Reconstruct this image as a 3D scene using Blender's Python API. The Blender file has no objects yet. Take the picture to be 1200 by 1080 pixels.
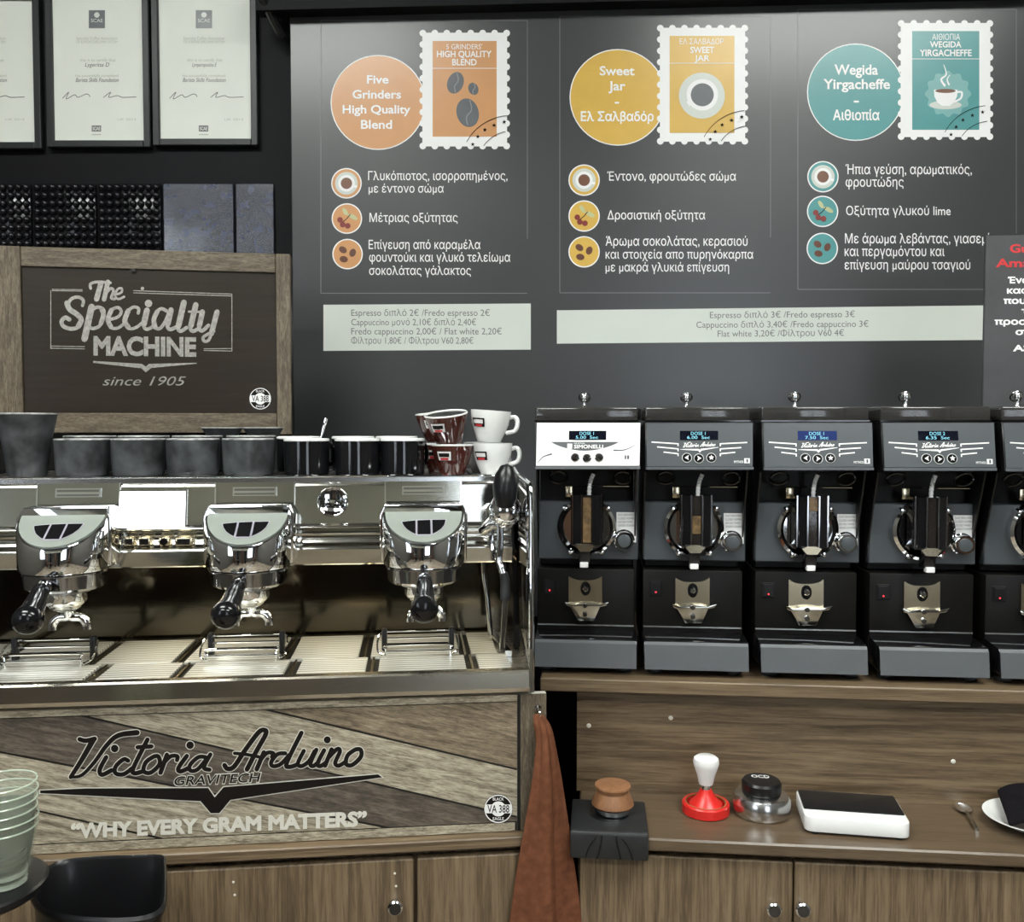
import bpy, bmesh, math, random
import numpy as np
from mathutils import Vector, Matrix, geometry
random.seed(7)
SC = bpy.context.scene
COL = SC.collection
PI = math.pi
F = 1050.0                      # focal length in pixels of the 1200 x 1080 frame
EYE = Vector((0, 0, 1.60))
PITCH = math.atan(40 / F)

# ------------------------------------------------------------------ camera
cd = bpy.data.cameras.new('camera'); cam = bpy.data.objects.new('camera', cd); COL.objects.link(cam)
cd.sensor_width = 36; cd.sensor_fit = 'HORIZONTAL'; cd.lens = F / 1200 * 36; cd.clip_start = 0.02
cam.location = EYE; cam.rotation_euler = (PI / 2 - PITCH, 0, 0)
SC.camera = cam
CAMR = Matrix.Rotation(PI / 2 - PITCH, 3, 'X')

# ------------------------------------------------------------------ world, exposure
w = bpy.data.worlds.new('world'); SC.world = w; w.use_nodes = True
w.node_tree.nodes['Background'].inputs[0].default_value = (0.85, 0.92, 1.0, 1)
w.node_tree.nodes['Background'].inputs[1].default_value = 3.0
vs = SC.view_settings
vs.view_transform = 'Standard'; vs.look = 'None'; vs.gamma = 1; vs.use_curve_mapping = False
vs.exposure = 0.55
CEIL_LIGHT = 17.0

# ------------------------------------------------------------------ frames and pixel helpers
def frame(x, y, z, deg):
    return Matrix.Translation((x, y, z)) @ Matrix.Rotation(math.radians(deg), 4, 'Z')
def ray(px, py):
    return CAMR @ Vector(((px - 600) / F, (540 - py) / F, -1.0))
INV = {}
def local_ray(px, py, fr):
    k = id(fr)
    if k not in INV: i = fr.inverted(); INV[k] = (fr, i @ EYE, i.to_3x3() @ CAMR)
    _, o, r = INV[k]
    return o, r @ Vector(((px - 600) / F, (540 - py) / F, -1.0))
def hit(px, py, fr, y):
    o, d = local_ray(px, py, fr)
    return o + d * ((y - o.y) / d.y)
def hitz(px, py, fr, z):
    o, d = local_ray(px, py, fr)
    t = (z - o.z) / d.z
    return o + d * t
MF = frame(0.032, 1.52, 0.90, 6.2)          # espresso machine / left counter
RF = frame(0.130, 1.70, 0.90, -5.5)         # right counter, y = 0 is the wooden backsplash
BF = frame(-0.594, 2.40, 0.0, -3.0)         # menu board
WF = frame(0, 2.45, 0, 0)                   # black wall
SF = frame(-0.505, 2.04, 0.90, 9.0)         # specialty sign

# ------------------------------------------------------------------ materials
MATS = {}
def nodes(name):
    m = bpy.data.materials.new(name); m.use_nodes = True
    nt = m.node_tree; return m, nt, nt.nodes['Principled BSDF']
def mat(name, col, rough=0.5, metal=0.0, var=0.0, vscale=20, bump=0.0, bscale=200, coat=0.0, rvar=0.0, spec=0.5, trans=0.0, ior=1.45, emit=None, estr=0, alpha=1.0, stretch=(1, 1, 1)):
    if name in MATS: return MATS[name]
    m, nt, b = nodes(name)
    I = b.inputs
    I['Base Color'].default_value = (*col, 1); I['Roughness'].default_value = rough; I['Metallic'].default_value = metal
    I['Specular IOR Level'].default_value = spec; I['IOR'].default_value = ior
    I['Coat Weight'].default_value = coat; I['Coat Roughness'].default_value = 0.08
    I['Transmission Weight'].default_value = trans; I['Alpha'].default_value = alpha
    if emit: I['Emission Color'].default_value = (*emit, 1); I['Emission Strength'].default_value = estr
    L = nt.links.new
    tc = nt.nodes.new('ShaderNodeTexCoord'); mp = nt.nodes.new('ShaderNodeMapping'); mp.inputs['Scale'].default_value = stretch
    L(tc.outputs['Object'], mp.inputs['Vector'])
    n = nt.nodes.new('ShaderNodeTexNoise'); n.inputs['Scale'].default_value = vscale; n.inputs['Detail'].default_value = 5
    L(mp.outputs[0], n.inputs['Vector'])
    if var:
        r = nt.nodes.new('ShaderNodeValToRGB')
        r.color_ramp.elements[0].position = 0.3; r.color_ramp.elements[1].position = 0.7
        r.color_ramp.elements[0].color = (*[c * (1 - var) for c in col], 1)
        r.color_ramp.elements[1].color = (*[min(1, c * (1 + var)) for c in col], 1)
        L(n.outputs['Fac'], r.inputs[0]); L(r.outputs[0], I['Base Color'])
    if rvar:
        mr = nt.nodes.new('ShaderNodeMapRange'); mr.inputs['To Min'].default_value = max(0.02, rough - rvar); mr.inputs['To Max'].default_value = rough + rvar
        L(n.outputs['Fac'], mr.inputs['Value']); L(mr.outputs[0], I['Roughness'])
    if bump:
        n2 = nt.nodes.new('ShaderNodeTexNoise'); n2.inputs['Scale'].default_value = bscale; n2.inputs['Detail'].default_value = 3
        L(mp.outputs[0], n2.inputs['Vector'])
        bp = nt.nodes.new('ShaderNodeBump'); bp.inputs['Strength'].default_value = bump; bp.inputs['Distance'].default_value = 0.002
        L(n2.outputs['Fac'], bp.inputs['Height']); L(bp.outputs[0], I['Normal'])
    MATS[name] = m; return m
def wood(name, stops, rot=(0, 0, 0), stretch=(2, 30, 30), rough=0.45, scale=3.0, bump=0.15, fine=0.5, offs=(0, 0, 0)):
    m, nt, b = nodes(name); L = nt.links.new
    tc = nt.nodes.new('ShaderNodeTexCoord'); mp = nt.nodes.new('ShaderNodeMapping'); mp2 = nt.nodes.new('ShaderNodeMapping')
    mp.inputs['Rotation'].default_value = rot; mp.inputs['Location'].default_value = offs
    L(tc.outputs['Object'], mp.inputs['Vector']); L(mp.outputs[0], mp2.inputs['Vector']); mp2.inputs['Scale'].default_value = stretch
    n = nt.nodes.new('ShaderNodeTexNoise'); n.inputs['Scale'].default_value = scale; n.inputs['Detail'].default_value = 8; n.inputs['Roughness'].default_value = 0.62; n.inputs['Distortion'].default_value = 0.6
    L(mp2.outputs[0], n.inputs['Vector'])
    n2 = nt.nodes.new('ShaderNodeTexNoise'); n2.inputs['Scale'].default_value = scale * 5; n2.inputs['Detail'].default_value = 6; n2.inputs['Roughness'].default_value = 0.7
    L(mp2.outputs[0], n2.inputs['Vector'])
    mx = nt.nodes.new('ShaderNodeMix'); mx.inputs['Factor'].default_value = fine
    L(n.outputs['Fac'], mx.inputs[2]); L(n2.outputs['Fac'], mx.inputs[3])
    r = nt.nodes.new('ShaderNodeValToRGB'); cr = r.color_ramp
    while len(cr.elements) < len(stops): cr.elements.new(0.5)
    for e, (p, c) in zip(cr.elements, stops): e.position = p; e.color = (*c, 1)
    L(mx.outputs[0], r.inputs[0]); L(r.outputs[0], b.inputs['Base Color'])
    b.inputs['Roughness'].default_value = rough
    bp = nt.nodes.new('ShaderNodeBump'); bp.inputs['Strength'].default_value = bump; bp.inputs['Distance'].default_value = 0.001
    L(mx.outputs[0], bp.inputs['Height']); L(bp.outputs[0], b.inputs['Normal'])
    return m
def brushed(name, col, rough, stretch, bump=0.02):
    return mat(name, col, rough, 1.0, rvar=0.05, vscale=30, bump=bump, bscale=60, stretch=stretch)

LAM = [(0.34, (0.034, 0.021, 0.011)), (0.45, (0.100, 0.067, 0.037)), (0.54, (0.170, 0.119, 0.069)), (0.68, (0.245, 0.180, 0.110))]
LAMD = [(0.30, (0.036, 0.024, 0.014)), (0.46, (0.092, 0.063, 0.037)), (0.58, (0.126, 0.088, 0.053)), (0.74, (0.170, 0.123, 0.077))]
OLD = [(0.30, (0.035, 0.027, 0.018)), (0.43, (0.18, 0.15, 0.105)), (0.54, (0.38, 0.335, 0.25)), (0.70, (0.64, 0.58, 0.45))]
OLDD = [(0.30, (0.015, 0.011, 0.009)), (0.46, (0.060, 0.048, 0.037)), (0.60, (0.15, 0.122, 0.093)), (0.76, (0.28, 0.235, 0.18))]
OLDB = [(0.30, (0.030, 0.021, 0.012)), (0.45, (0.125, 0.094, 0.060)), (0.56, (0.24, 0.19, 0.128)), (0.72, (0.42, 0.35, 0.25))]
OLDS = [(p_, tuple(v_ * .62 for v_ in c_)) for p_, c_ in OLDB]
M = dict(
    wallblack=mat('black wall paint', (0.0065, 0.0065, 0.0078), 0.55, spec=0.15, var=0.15, vscale=6, bump=0.05, bscale=120),
    board=mat('grey gloss acrylic', (0.041, 0.042, 0.044), 0.30, var=0.06, vscale=2, spec=0.7),
    lam_h=wood('walnut laminate across', LAM, stretch=(1.2, 20, 26), scale=2.6, fine=0.38),
    lam_v=wood('walnut laminate upright', LAM, stretch=(26, 20, 1.2), scale=2.6, fine=0.38),
    lam_v2=wood('walnut laminate upright second', LAM, stretch=(26, 20, 1.2), scale=2.6, fine=0.38, offs=(3.7, 0, 1.3)),
    lam_top=wood('walnut laminate worktop', LAMD, stretch=(1.2, 20, 26), scale=2.6, rough=0.28),
    lam_edge=wood('walnut laminate edge', LAM, stretch=(1.0, 40, 60), scale=3.0, offs=(0, 0, .4)),
    old_h=wood('weathered plank across', OLD, stretch=(5, 30, 30), scale=4, rough=0.55, fine=0.55),
    old_d1=wood('weathered plank slanted pale', OLD, rot=(0, math.radians(-13), 0), stretch=(4, 30, 34), scale=3.5, rough=0.55),
    old_d2=wood('weathered plank slanted dark', OLDD, rot=(0, math.radians(-13), 0), stretch=(4, 30, 34), scale=3.5, rough=0.55, offs=(1.1, 0, 2.3)),
    old_d3=wood('weathered plank slanted mid', OLDB, rot=(0, math.radians(-13), 0), stretch=(4, 30, 34), scale=3.5, rough=0.55, offs=(2.1, 0, 5.3)),
    old_v=wood('weathered plank upright', OLDS, stretch=(30, 30, 4), scale=4, rough=0.5, fine=0.55),
    old_b=wood('weathered brown plank', OLDS, stretch=(5, 30, 30), scale=4, rough=0.5, fine=0.55, offs=(0, 0, 3)),
    old_gap=mat('black printed gap', (0.006, 0.005, 0.004), 0.5, var=0.1),
    signface=mat('dark brown printed panel', (0.021, 0.0145, 0.0095), 0.32, var=0.25, vscale=14, bump=0.03, stretch=(.4, 1, 6)),
    foil=mat('silver foil print', (0.42, 0.40, 0.37), 0.35, 0.55, var=0.25, vscale=160),
    chrome=mat('chrome', (0.86, 0.87, 0.88), 0.045, 1.0, rvar=0.02),
    chrome_d=mat('dark chrome', (0.42, 0.42, 0.43), 0.10, 1.0, rvar=0.03),
    steel=brushed('polished steel', (0.46, 0.455, 0.42), 0.11, (1, 1, 8)),
    steel_b=brushed('brushed steel', (0.62, 0.61, 0.59), 0.28, (1, 8, 40)),
    steel_f=brushed('satin steel trim', (0.66, 0.62, 0.53), 0.20, (1, 1, 30)),
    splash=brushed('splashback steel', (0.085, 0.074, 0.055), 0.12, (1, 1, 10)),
    brass=mat('warm steel', (0.66, 0.58, 0.42), 0.22, 1.0, rvar=0.05),
    alu=brushed('turned aluminium', (0.66, 0.66, 0.66), 0.22, (40, 40, 1), 0.01),
    face=mat('pale grey gloss face', (0.27, 0.295, 0.265), 0.18, var=0.03, coat=0.5),
    blackp=mat('black plastic', (0.008, 0.008, 0.009), 0.28, var=0.1, vscale=30, spec=0.4),
    blackg=mat('black gloss', (0.006, 0.006, 0.007), 0.07, var=0.1, coat=0.5),
    blackm=mat('black matt metal', (0.005, 0.0045, 0.004), 0.42, spec=0.22, var=0.12, vscale=40, bump=0.05, bscale=900),
    blackh=mat('polished black handle', (0.006, 0.006, 0.007), 0.14, var=0.1, vscale=30),
    rubber=mat('black rubber', (0.016, 0.017, 0.018), 0.5, var=0.2, vscale=50),
    greyp=mat('slate grey enamel', (0.060, 0.068, 0.075), 0.36, var=0.05, vscale=12, bump=0.03, bscale=1200),
    greytray=mat('grey tray enamel', (0.090, 0.096, 0.102), 0.42, var=0.05, vscale=12, bump=0.05, bscale=1200),
    whitep=mat('white gloss plastic', (0.80, 0.80, 0.79), 0.22, var=0.01),
    whiteface=mat('white gloss panel', (0.90, 0.90, 0.90), 0.15, var=0.005, coat=0.4),
    paper=mat('certificate paper', (0.76, 0.79, 0.72), 0.5, var=0.02, vscale=9),
    ivory=mat('pale strip', (0.60, 0.63, 0.58), 0.3, var=0.02, vscale=5),
    ink=mat('grey ink', (0.16, 0.16, 0.16), 0.5, var=0.05),
    inkl=mat('pale ink', (0.50, 0.51, 0.46), 0.5, var=0.05),
    inkd=mat('black ink', (0.010, 0.008, 0.007), 0.6, var=0.1, spec=0.12),
    white=mat('white print', (0.83, 0.83, 0.82), 0.35, var=0.01),
    cream=mat('cream print', (0.62, 0.60, 0.53), 0.45, var=0.05, vscale=90),
    hairl=mat('lilac grey key outline', (0.36, 0.34, 0.40), 0.3, var=0.03),
    hair=mat('thin grey print', (0.24, 0.24, 0.25), 0.4, var=0.05),
    red=mat('red print', (0.55, 0.035, 0.04), 0.4, var=0.05),
    orange=mat('apricot print', (0.60, 0.30, 0.125), 0.28, var=0.03),
    yellow=mat('yellow print', (0.66, 0.42, 0.085), 0.28, var=0.03),
    teal=mat('teal print', (0.085, 0.30, 0.30), 0.28, var=0.03),
    teal_l=mat('light teal print', (0.20, 0.42, 0.41), 0.28, var=0.03),
    beang=mat('bean grey print', (0.11, 0.12, 0.13), 0.3, var=0.1),
    beanb=mat('bean brown print', (0.13, 0.05, 0.030), 0.3, var=0.1),
    berry=mat('berry red print', (0.22, 0.035, 0.03), 0.3, var=0.1),
    leafp=mat('leaf pale print', (0.50, 0.52, 0.28), 0.3, var=0.1),
    coffee=mat('coffee brown print', (0.18, 0.085, 0.05), 0.3, var=0.1),
    card=mat('charcoal card', (0.055, 0.055, 0.058), 0.45, var=0.25, vscale=7),
    tile_b=mat('blue black glazed tile', (0.022, 0.028, 0.055), 0.14, var=0.35, vscale=40, bump=0.9, bscale=420, spec=1.0, coat=1.0),
    tile_k=mat('black glazed stud tile', (0.008, 0.008, 0.010), 0.13, var=0.2, vscale=60, bump=0.08, bscale=300),
    framek=mat('charcoal picture frame', (0.014, 0.015, 0.017), 0.4, var=0.1),
    cup_k=mat('matt charcoal ceramic', (0.046, 0.049, 0.052), 0.36, var=0.75, vscale=26, bump=0.12, bscale=120, rvar=0.12),
    cup_b=mat('black glazed ceramic', (0.006, 0.006, 0.007), 0.08, var=0.1, coat=0.4),
    cup_br=mat('brown glazed ceramic', (0.055, 0.014, 0.010), 0.09, var=0.1, coat=0.5),
    cup_w=mat('white glazed ceramic', (0.76, 0.77, 0.75), 0.13, var=0.01, coat=0.3),
    rimw=mat('white cup rim', (0.78, 0.78, 0.77), 0.2, var=0.01),
    glaze_in=mat('cup inside', (0.10, 0.10, 0.10), 0.4, var=0.1),
    rim_k=mat('worn pale rim', (0.34, 0.34, 0.335), 0.3, var=0.6, vscale=60),
    towel=mat('rust brown microfibre', (0.150, 0.058, 0.030), 0.95, var=0.22, vscale=60, bump=0.6, bscale=900, spec=0.1),
    blackcloth=mat('black cloth', (0.008, 0.007, 0.009), 0.95, var=0.3, vscale=60, bump=0.5, bscale=700, spec=0.1),
    wood_t=wood('turned cherry wood', [(0.3, (0.16, 0.07, 0.03)), (0.5, (0.25, 0.118, 0.055)), (0.7, (0.33, 0.165, 0.082))], stretch=(14, 14, 3), scale=3, rough=0.4),
    redp=mat('red plastic', (0.62, 0.022, 0.018), 0.30, var=0.03),
    olive=mat('olive ring', (0.20, 0.15, 0.05), 0.5, var=0.1),
    glass=mat('green tinted glass', (0.55, 0.62, 0.50), 0.04, rvar=0.01, alpha=0.09, spec=1.0),
    glassrim=mat('thick glass rim', (0.62, 0.70, 0.58), 0.04, rvar=0.01, alpha=0.55, spec=1.0),
    smoke=mat('smoked plastic lid', (0.05, 0.048, 0.046), 0.10, var=0.05, trans=0.35, coat=0.3),
    clear=mat('clear chamber window', (0.06, 0.05, 0.04), 0.06, var=0.02, alpha=0.15),
    grounds=mat('coffee grounds', (0.24, 0.145, 0.06), 0.8, var=0.6, vscale=90, bump=0.8, bscale=400),
    screen=mat('lit white screen', (0.9, 0.9, 0.9), 0.2, var=0.01, emit=(0.95, 0.98, 1.0), estr=2.2),
    lcd=mat('dark display glass', (0.006, 0.007, 0.014), 0.08, var=0.05),
    lcdt=mat('lit display characters', (0.1, 0.3, 0.35), 0.4, emit=(0.30, 0.75, 0.9), estr=0.55, var=0.02),
    lcdb=mat('blue lit display glass', (0.01, 0.015, 0.05), 0.08, emit=(0.08, 0.14, 0.5), estr=0.16, var=0.02),
    led=mat('red indicator', (0.6, 0.02, 0.02), 0.3, emit=(1, 0.03, 0.05), estr=2.2, var=0.02),
    ledstrip=mat('warm work light', (0.9, 0.9, 0.8), 0.3, emit=(1.0, 0.88, 0.62), estr=34, var=0.01),
    lamp=mat('lamp diffuser', (0.9, 0.9, 0.9), 0.5, emit=(0.97, 1.0, 0.96), estr=CEIL_LIGHT, var=0.01),
    plaster=mat('room plaster', (0.085, 0.08, 0.07), 0.7, var=0.05, vscale=3),
    ceilp=mat('ceiling paint', (0.42, 0.42, 0.42), 0.7, var=0.04, vscale=3),
    floorp=mat('floor tile', (0.26, 0.215, 0.16), 0.35, var=0.55, vscale=2.5),
    darkwood=mat('dark furniture wood', (0.07, 0.035, 0.02), 0.4, var=0.3, vscale=8),
    winframe=mat('window frame', (0.03, 0.03, 0.03), 0.4, var=0.1),
    winglass=mat('shop window glass', (0.95, 0.97, 0.97), 0.02, trans=1.0, ior=1.05, rvar=0.005),
    grate=None,
)
def grate_mat():
    m, nt, b = nodes('fine slotted tray sheet'); L = nt.links.new
    b.inputs['Metallic'].default_value = 0.45; b.inputs['Roughness'].default_value = 0.34
    tc = nt.nodes.new('ShaderNodeTexCoord'); wv = nt.nodes.new('ShaderNodeTexWave'); wv.bands_direction = 'Y'
    wv.inputs['Scale'].default_value = 24; wv.inputs['Distortion'].default_value = 2.5; wv.inputs['Detail'].default_value = 2; wv.inputs['Detail Scale'].default_value = 0.3
    L(tc.outputs['Object'], wv.inputs['Vector'])
    r = nt.nodes.new('ShaderNodeValToRGB'); r.color_ramp.elements[0].color = (0.30, 0.285, 0.235, 1); r.color_ramp.elements[1].color = (0.74, 0.73, 0.68, 1)
    r.color_ramp.elements[0].position = 0.2; r.color_ramp.elements[1].position = 0.6
    L(wv.outputs['Fac'], r.inputs[0]); L(r.outputs[0], b.inputs['Base Color'])
    bp = nt.nodes.new('ShaderNodeBump'); bp.inputs['Strength'].default_value = 0.25; bp.inputs['Distance'].default_value = 0.001
    L(wv.outputs['Fac'], bp.inputs['Height']); L(bp.outputs[0], b.inputs['Normal'])
    return m
M['grate'] = grate_mat()

# ------------------------------------------------------------------ mesh builder
class B:
    def __init__(s): s.v = []; s.f = []
    def add(s, vs, fs):
        o = len(s.v); s.v += [tuple(v) for v in vs]; s.f += [tuple(i + o for i in f) for f in fs]; return s
    def box(s, x0, x1, y0, y1, z0, z1, bev=0, seg=2):
        if not bev:
            return s.add([(x0, y0, z0), (x1, y0, z0), (x1, y1, z0), (x0, y1, z0), (x0, y0, z1), (x1, y0, z1), (x1, y1, z1), (x0, y1, z1)],
                         [(0, 3, 2, 1), (4, 5, 6, 7), (0, 1, 5, 4), (1, 2, 6, 5), (2, 3, 7, 6), (3, 0, 4, 7)])
        t = bmesh.new(); bmesh.ops.create_cube(t, size=1)
        for v in t.verts: v.co = Vector(((x0 + x1) / 2 + v.co.x * (x1 - x0), (y0 + y1) / 2 + v.co.y * (y1 - y0), (z0 + z1) / 2 + v.co.z * (z1 - z0)))
        bmesh.ops.bevel(t, geom=t.edges[:], offset=bev, segments=seg, profile=0.5, affect='EDGES')
        return s._bm(t)
    def _bm(s, t):
        t.verts.index_update()
        s.add([v.co[:] for v in t.verts], [[v.index for v in f.verts] for f in t.faces]); t.free(); return s
    def prism(s, pts, a, b, axis='y', bev=0):
        # pts: outline in the two other axes; axis 'y': (x,z); 'x': (y,z); 'z': (x,y)
        n = len(pts)
        def P(p, t): return (p[0], t, p[1]) if axis == 'y' else ((t, p[0], p[1]) if axis == 'x' else (p[0], p[1], t))
        vs = [P(p, a) for p in pts] + [P(p, b) for p in pts]
        fs = [tuple(range(n)), tuple(range(2 * n - 1, n - 1, -1))] + [(i, i + n, (i + 1) % n + n, (i + 1) % n) for i in range(n)]
        if not bev: return s.add(vs, fs)
        t = bmesh.new(); bv = [t.verts.new(v) for v in vs]
        for f in fs: t.faces.new([bv[i] for i in f])
        bmesh.ops.recalc_face_normals(t, faces=t.faces[:])
        bmesh.ops.bevel(t, geom=t.edges[:], offset=bev, segments=2, profile=0.5, affect='EDGES')
        return s._bm(t)
    def lathe(s, prof, n=32, c=(0, 0, 0), axis=(0, 0, 1), close=False, sx=1, sy=1):
        q = Vector((0, 0, 1)).rotation_difference(Vector(axis).normalized()); c = Vector(c); vs = []; fs = []
        for r, z in prof:
            for k in range(n):
                a = 2 * PI * k / n; vs.append(c + q @ Vector((r * math.cos(a) * sx, r * math.sin(a) * sy, z)))
        m = len(prof)
        for i in range(m - 1 if not close else m):
            for k in range(n):
                j = (i + 1) % m; fs.append((i * n + k, i * n + (k + 1) % n, j * n + (k + 1) % n, j * n + k))
        if not close:
            if prof[0][0] > 1e-6: fs.append(tuple(range(n - 1, -1, -1)))
            if prof[-1][0] > 1e-6: fs.append(tuple(range((m - 1) * n, m * n)))
        return s.add(vs, fs)
    def ball(s, c, r, n=20, sz=1.0):
        return s.lathe([(r * math.sin(PI * i / 12), -r * sz * math.cos(PI * i / 12)) for i in range(13)], n, c)
    def torus(s, c, R, r, axis=(0, 0, 1), n=40, m=10):
        return s.lathe([(R + r * math.cos(2 * PI * i / m), r * math.sin(2 * PI * i / m)) for i in range(m)], n, c, axis, close=True)
    def tube(s, path, r, n=10, closed=False):
        P = [Vector(p) for p in path]; m = len(P); R = r if isinstance(r, (list, tuple)) else [r] * m; vs = []; fs = []
        ref = None
        for i in range(m):
            if closed: d = P[(i + 1) % m] - P[i - 1]
            else: d = P[min(i + 1, m - 1)] - P[max(i - 1, 0)]
            d.normalize()
            if ref is None:
                ref = Vector((0, 0, 1)) if abs(d.z) < 0.9 else Vector((1, 0, 0))
            u = d.cross(ref).normalized(); v = u.cross(d).normalized(); ref = v
            for k in range(n):
                a = 2 * PI * k / n; vs.append(P[i] + (u * math.cos(a) + v * math.sin(a)) * R[i])
        for i in range(m if closed else m - 1):
            j = (i + 1) % m
            for k in range(n): fs.append((i * n + k, i * n + (k + 1) % n, j * n + (k + 1) % n, j * n + k))
        if not closed: fs += [tuple(range(n - 1, -1, -1)), tuple(range((m - 1) * n, m * n))]
        return s.add(vs, fs)
    def grid(s, rows):
        n = len(rows[0]); vs = [p for r in rows for p in r]; fs = []
        for i in range(len(rows) - 1):
            for k in range(n - 1): fs.append((i * n + k, i * n + k + 1, (i + 1) * n + k + 1, (i + 1) * n + k))
        return s.add(vs, fs)
    def xf(s, mtx):
        s.v = [tuple(mtx @ Vector(v)) for v in s.v]; return s
def smooth_path(pts, k=6, closed=False):
    P = [Vector(p) for p in pts]; n = len(P); out = []
    for i in range(n if closed else n - 1):
        if closed: a, b, c, d = P[i - 1], P[i], P[(i + 1) % n], P[(i + 2) % n]
        else: a, b, c, d = P[max(i - 1, 0)], P[i], P[i + 1], P[min(i + 2, n - 1)]
        for j in range(k):
            t = j / k
            out.append(0.5 * (2 * b + (c - a) * t + (2 * a - 5 * b + 4 * c - d) * t * t + (3 * b - a - 3 * c + d) * t ** 3))
    if not closed: out.append(P[-1])
    return out
def mesh_of(b, name, m, smooth=35, recalc=True):
    me = bpy.data.meshes.new(name); me.from_pydata(b.v, [], b.f); me.validate()
    if recalc:
        t = bmesh.new(); t.from_mesh(me); bmesh.ops.recalc_face_normals(t, faces=t.faces[:]); t.to_mesh(me); t.free()
    if isinstance(m, str): m = M[m]
    me.materials.append(m)
    if smooth:
        me.shade_smooth(); me.set_sharp_from_angle(angle=math.radians(smooth))
    return me
def part(name, b, m, parent=None, smooth=35, label=None, kind=None, recalc=True):
    me = b if isinstance(b, bpy.types.Mesh) else mesh_of(b, name, m, smooth, recalc)
    o = bpy.data.objects.new(name, me); COL.objects.link(o)
    if parent: o.parent = parent
    if label: o['label'] = label
    if kind: o['kind'] = kind
    return o
def tag(o, label, cat, group=None):
    o['label'] = label; o['category'] = cat
    if group: o['group'] = group
    return o
def thing(name, label, cat, mtx, group=None):
    o = bpy.data.objects.new(name, None); COL.objects.link(o); o.empty_display_size = 0.05
    o.matrix_world = mtx; return tag(o, label, cat, group)
def single(name, b, m, mtx, label, cat, group=None, smooth=35):
    o = part(name, b, m, None, smooth); o.matrix_world = mtx; return tag(o, label, cat, group)
def struct(name, b, m, mtx=None, smooth=0):
    o = part(name, b, m, None, smooth, kind='structure')
    if mtx: o.matrix_world = mtx
    return o
def copy_tree(o, parent=None):
    c = o.copy(); COL.objects.link(c); c.parent = parent
    for ch in list(o.children): copy_tree(ch, c)
    return c

# ------------------------------------------------------------------ flat print: nonzero winding fill
def fill2d(polys):
    vs = []; es = []
    for p in polys:
        o = len(vs); n = len(p)
        vs += [Vector((q[0], q[1])) for q in p]; es += [(o + i, o + (i + 1) % n) for i in range(n)]
    r = geometry.delaunay_2d_cdt(vs, es, [], 0, 1e-7)
    V = np.array([v[:] for v in r[0]]); T = np.array([f for f in r[2] if len(f) == 3])
    if not len(T): return [], []
    c = V[T].mean(1)
    A = np.array([vs[e[0]][:] for e in es]); Bv = np.array([vs[e[1]][:] for e in es])
    y = c[:, 1:2]; up = (A[:, 1] <= y) & (Bv[:, 1] > y); dn = (A[:, 1] > y) & (Bv[:, 1] <= y)
    cr = (Bv[:, 0] - A[:, 0]) * (y - A[:, 1]) - (c[:, 0:1] - A[:, 0]) * (Bv[:, 1] - A[:, 1])
    wn = (up & (cr > 0)).sum(1) - (dn & (cr < 0)).sum(1)
    T = T[wn != 0]
    return [tuple(v) for v in V], [tuple(int(i) for i in t) for t in T]
TXT = {}
def text_outline(body, bold=0.0):
    key = (body, bold)
    if key in TXT: return TXT[key]
    cu = bpy.data.curves.new('t', 'FONT'); cu.body = body; cu.size = 1; cu.resolution_u = 3; cu.dimensions = '2D'; cu.fill_mode = 'NONE'
    o = bpy.data.objects.new('t', cu); COL.objects.link(o)
    me = bpy.data.meshes.new_from_object(o.evaluated_get(bpy.context.evaluated_depsgraph_get()))
    nxt = {}
    for e in me.edges: nxt[e.vertices[0]] = e.vertices[1]
    V = [v.co.copy() for v in me.vertices]; seen = set(); polys = []
    for s in sorted(nxt):
        if s in seen: continue
        p = []; i = s
        while i in nxt and i not in seen: seen.add(i); p.append((V[i].x, V[i].y)); i = nxt[i]
        if len(p) > 2: polys.append(p)
    bpy.data.objects.remove(o); bpy.data.curves.remove(cu); bpy.data.meshes.remove(me)
    if bold:
        def inside(pt, q):
            c = False
            for i in range(len(q)):
                a, b_ = q[i - 1], q[i]
                if (a[1] > pt[1]) != (b_[1] > pt[1]) and pt[0] < (b_[0] - a[0]) * (pt[1] - a[1]) / (b_[1] - a[1]) + a[0]: c = not c
            return c
        res = []
        for i, q in enumerate(polys):
            q = [p for j, p in enumerate(q) if (Vector(p) - Vector(q[j - 1])).length > 1e-5]
            if len(q) < 3: continue
            area = lambda q: sum(q[j - 1][0] * q[j][1] - q[j][0] * q[j - 1][1] for j in range(len(q)))
            ar = area(q)
            hole = any(inside(q[0], z) and area(z) * ar < 0 for j, z in enumerate(polys) if j != i)
            sg_ = (1 if ar > 0 else -1) * (-1 if hole else 1); out = []
            for j in range(len(q)):
                a, b_, c = Vector(q[j - 1]), Vector(q[j]), Vector(q[(j + 1) % len(q)])
                n1 = Vector(((b_ - a).y, -(b_ - a).x)).normalized(); n2 = Vector(((c - b_).y, -(c - b_).x)).normalized()
                m_ = n1 + n2
                m_ = m_.normalized() if m_.length > 1e-4 else n1
                out.append(tuple(b_ + m_ * sg_ * bold / max(.55, m_.dot(n1))))
            res.append(out)
        polys = res
    TXT[key] = polys; return polys
CAPH = max(p[1] for q in text_outline('H') for p in q)
def flat(name, polys, to3, m, parent, label=None):
    """polys: list of outlines in pixel coordinates of the photo; to3 turns (px,py) into a local point"""
    v, f = fill2d(polys)
    b = B(); b.add([to3(p[0], p[1]) for p in v], f)
    o = part(name, b, m, parent, 0, label, recalc=False)
    return o
def on(fr, y):
    return lambda px, py: tuple(hit(px, py, fr, y))
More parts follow.
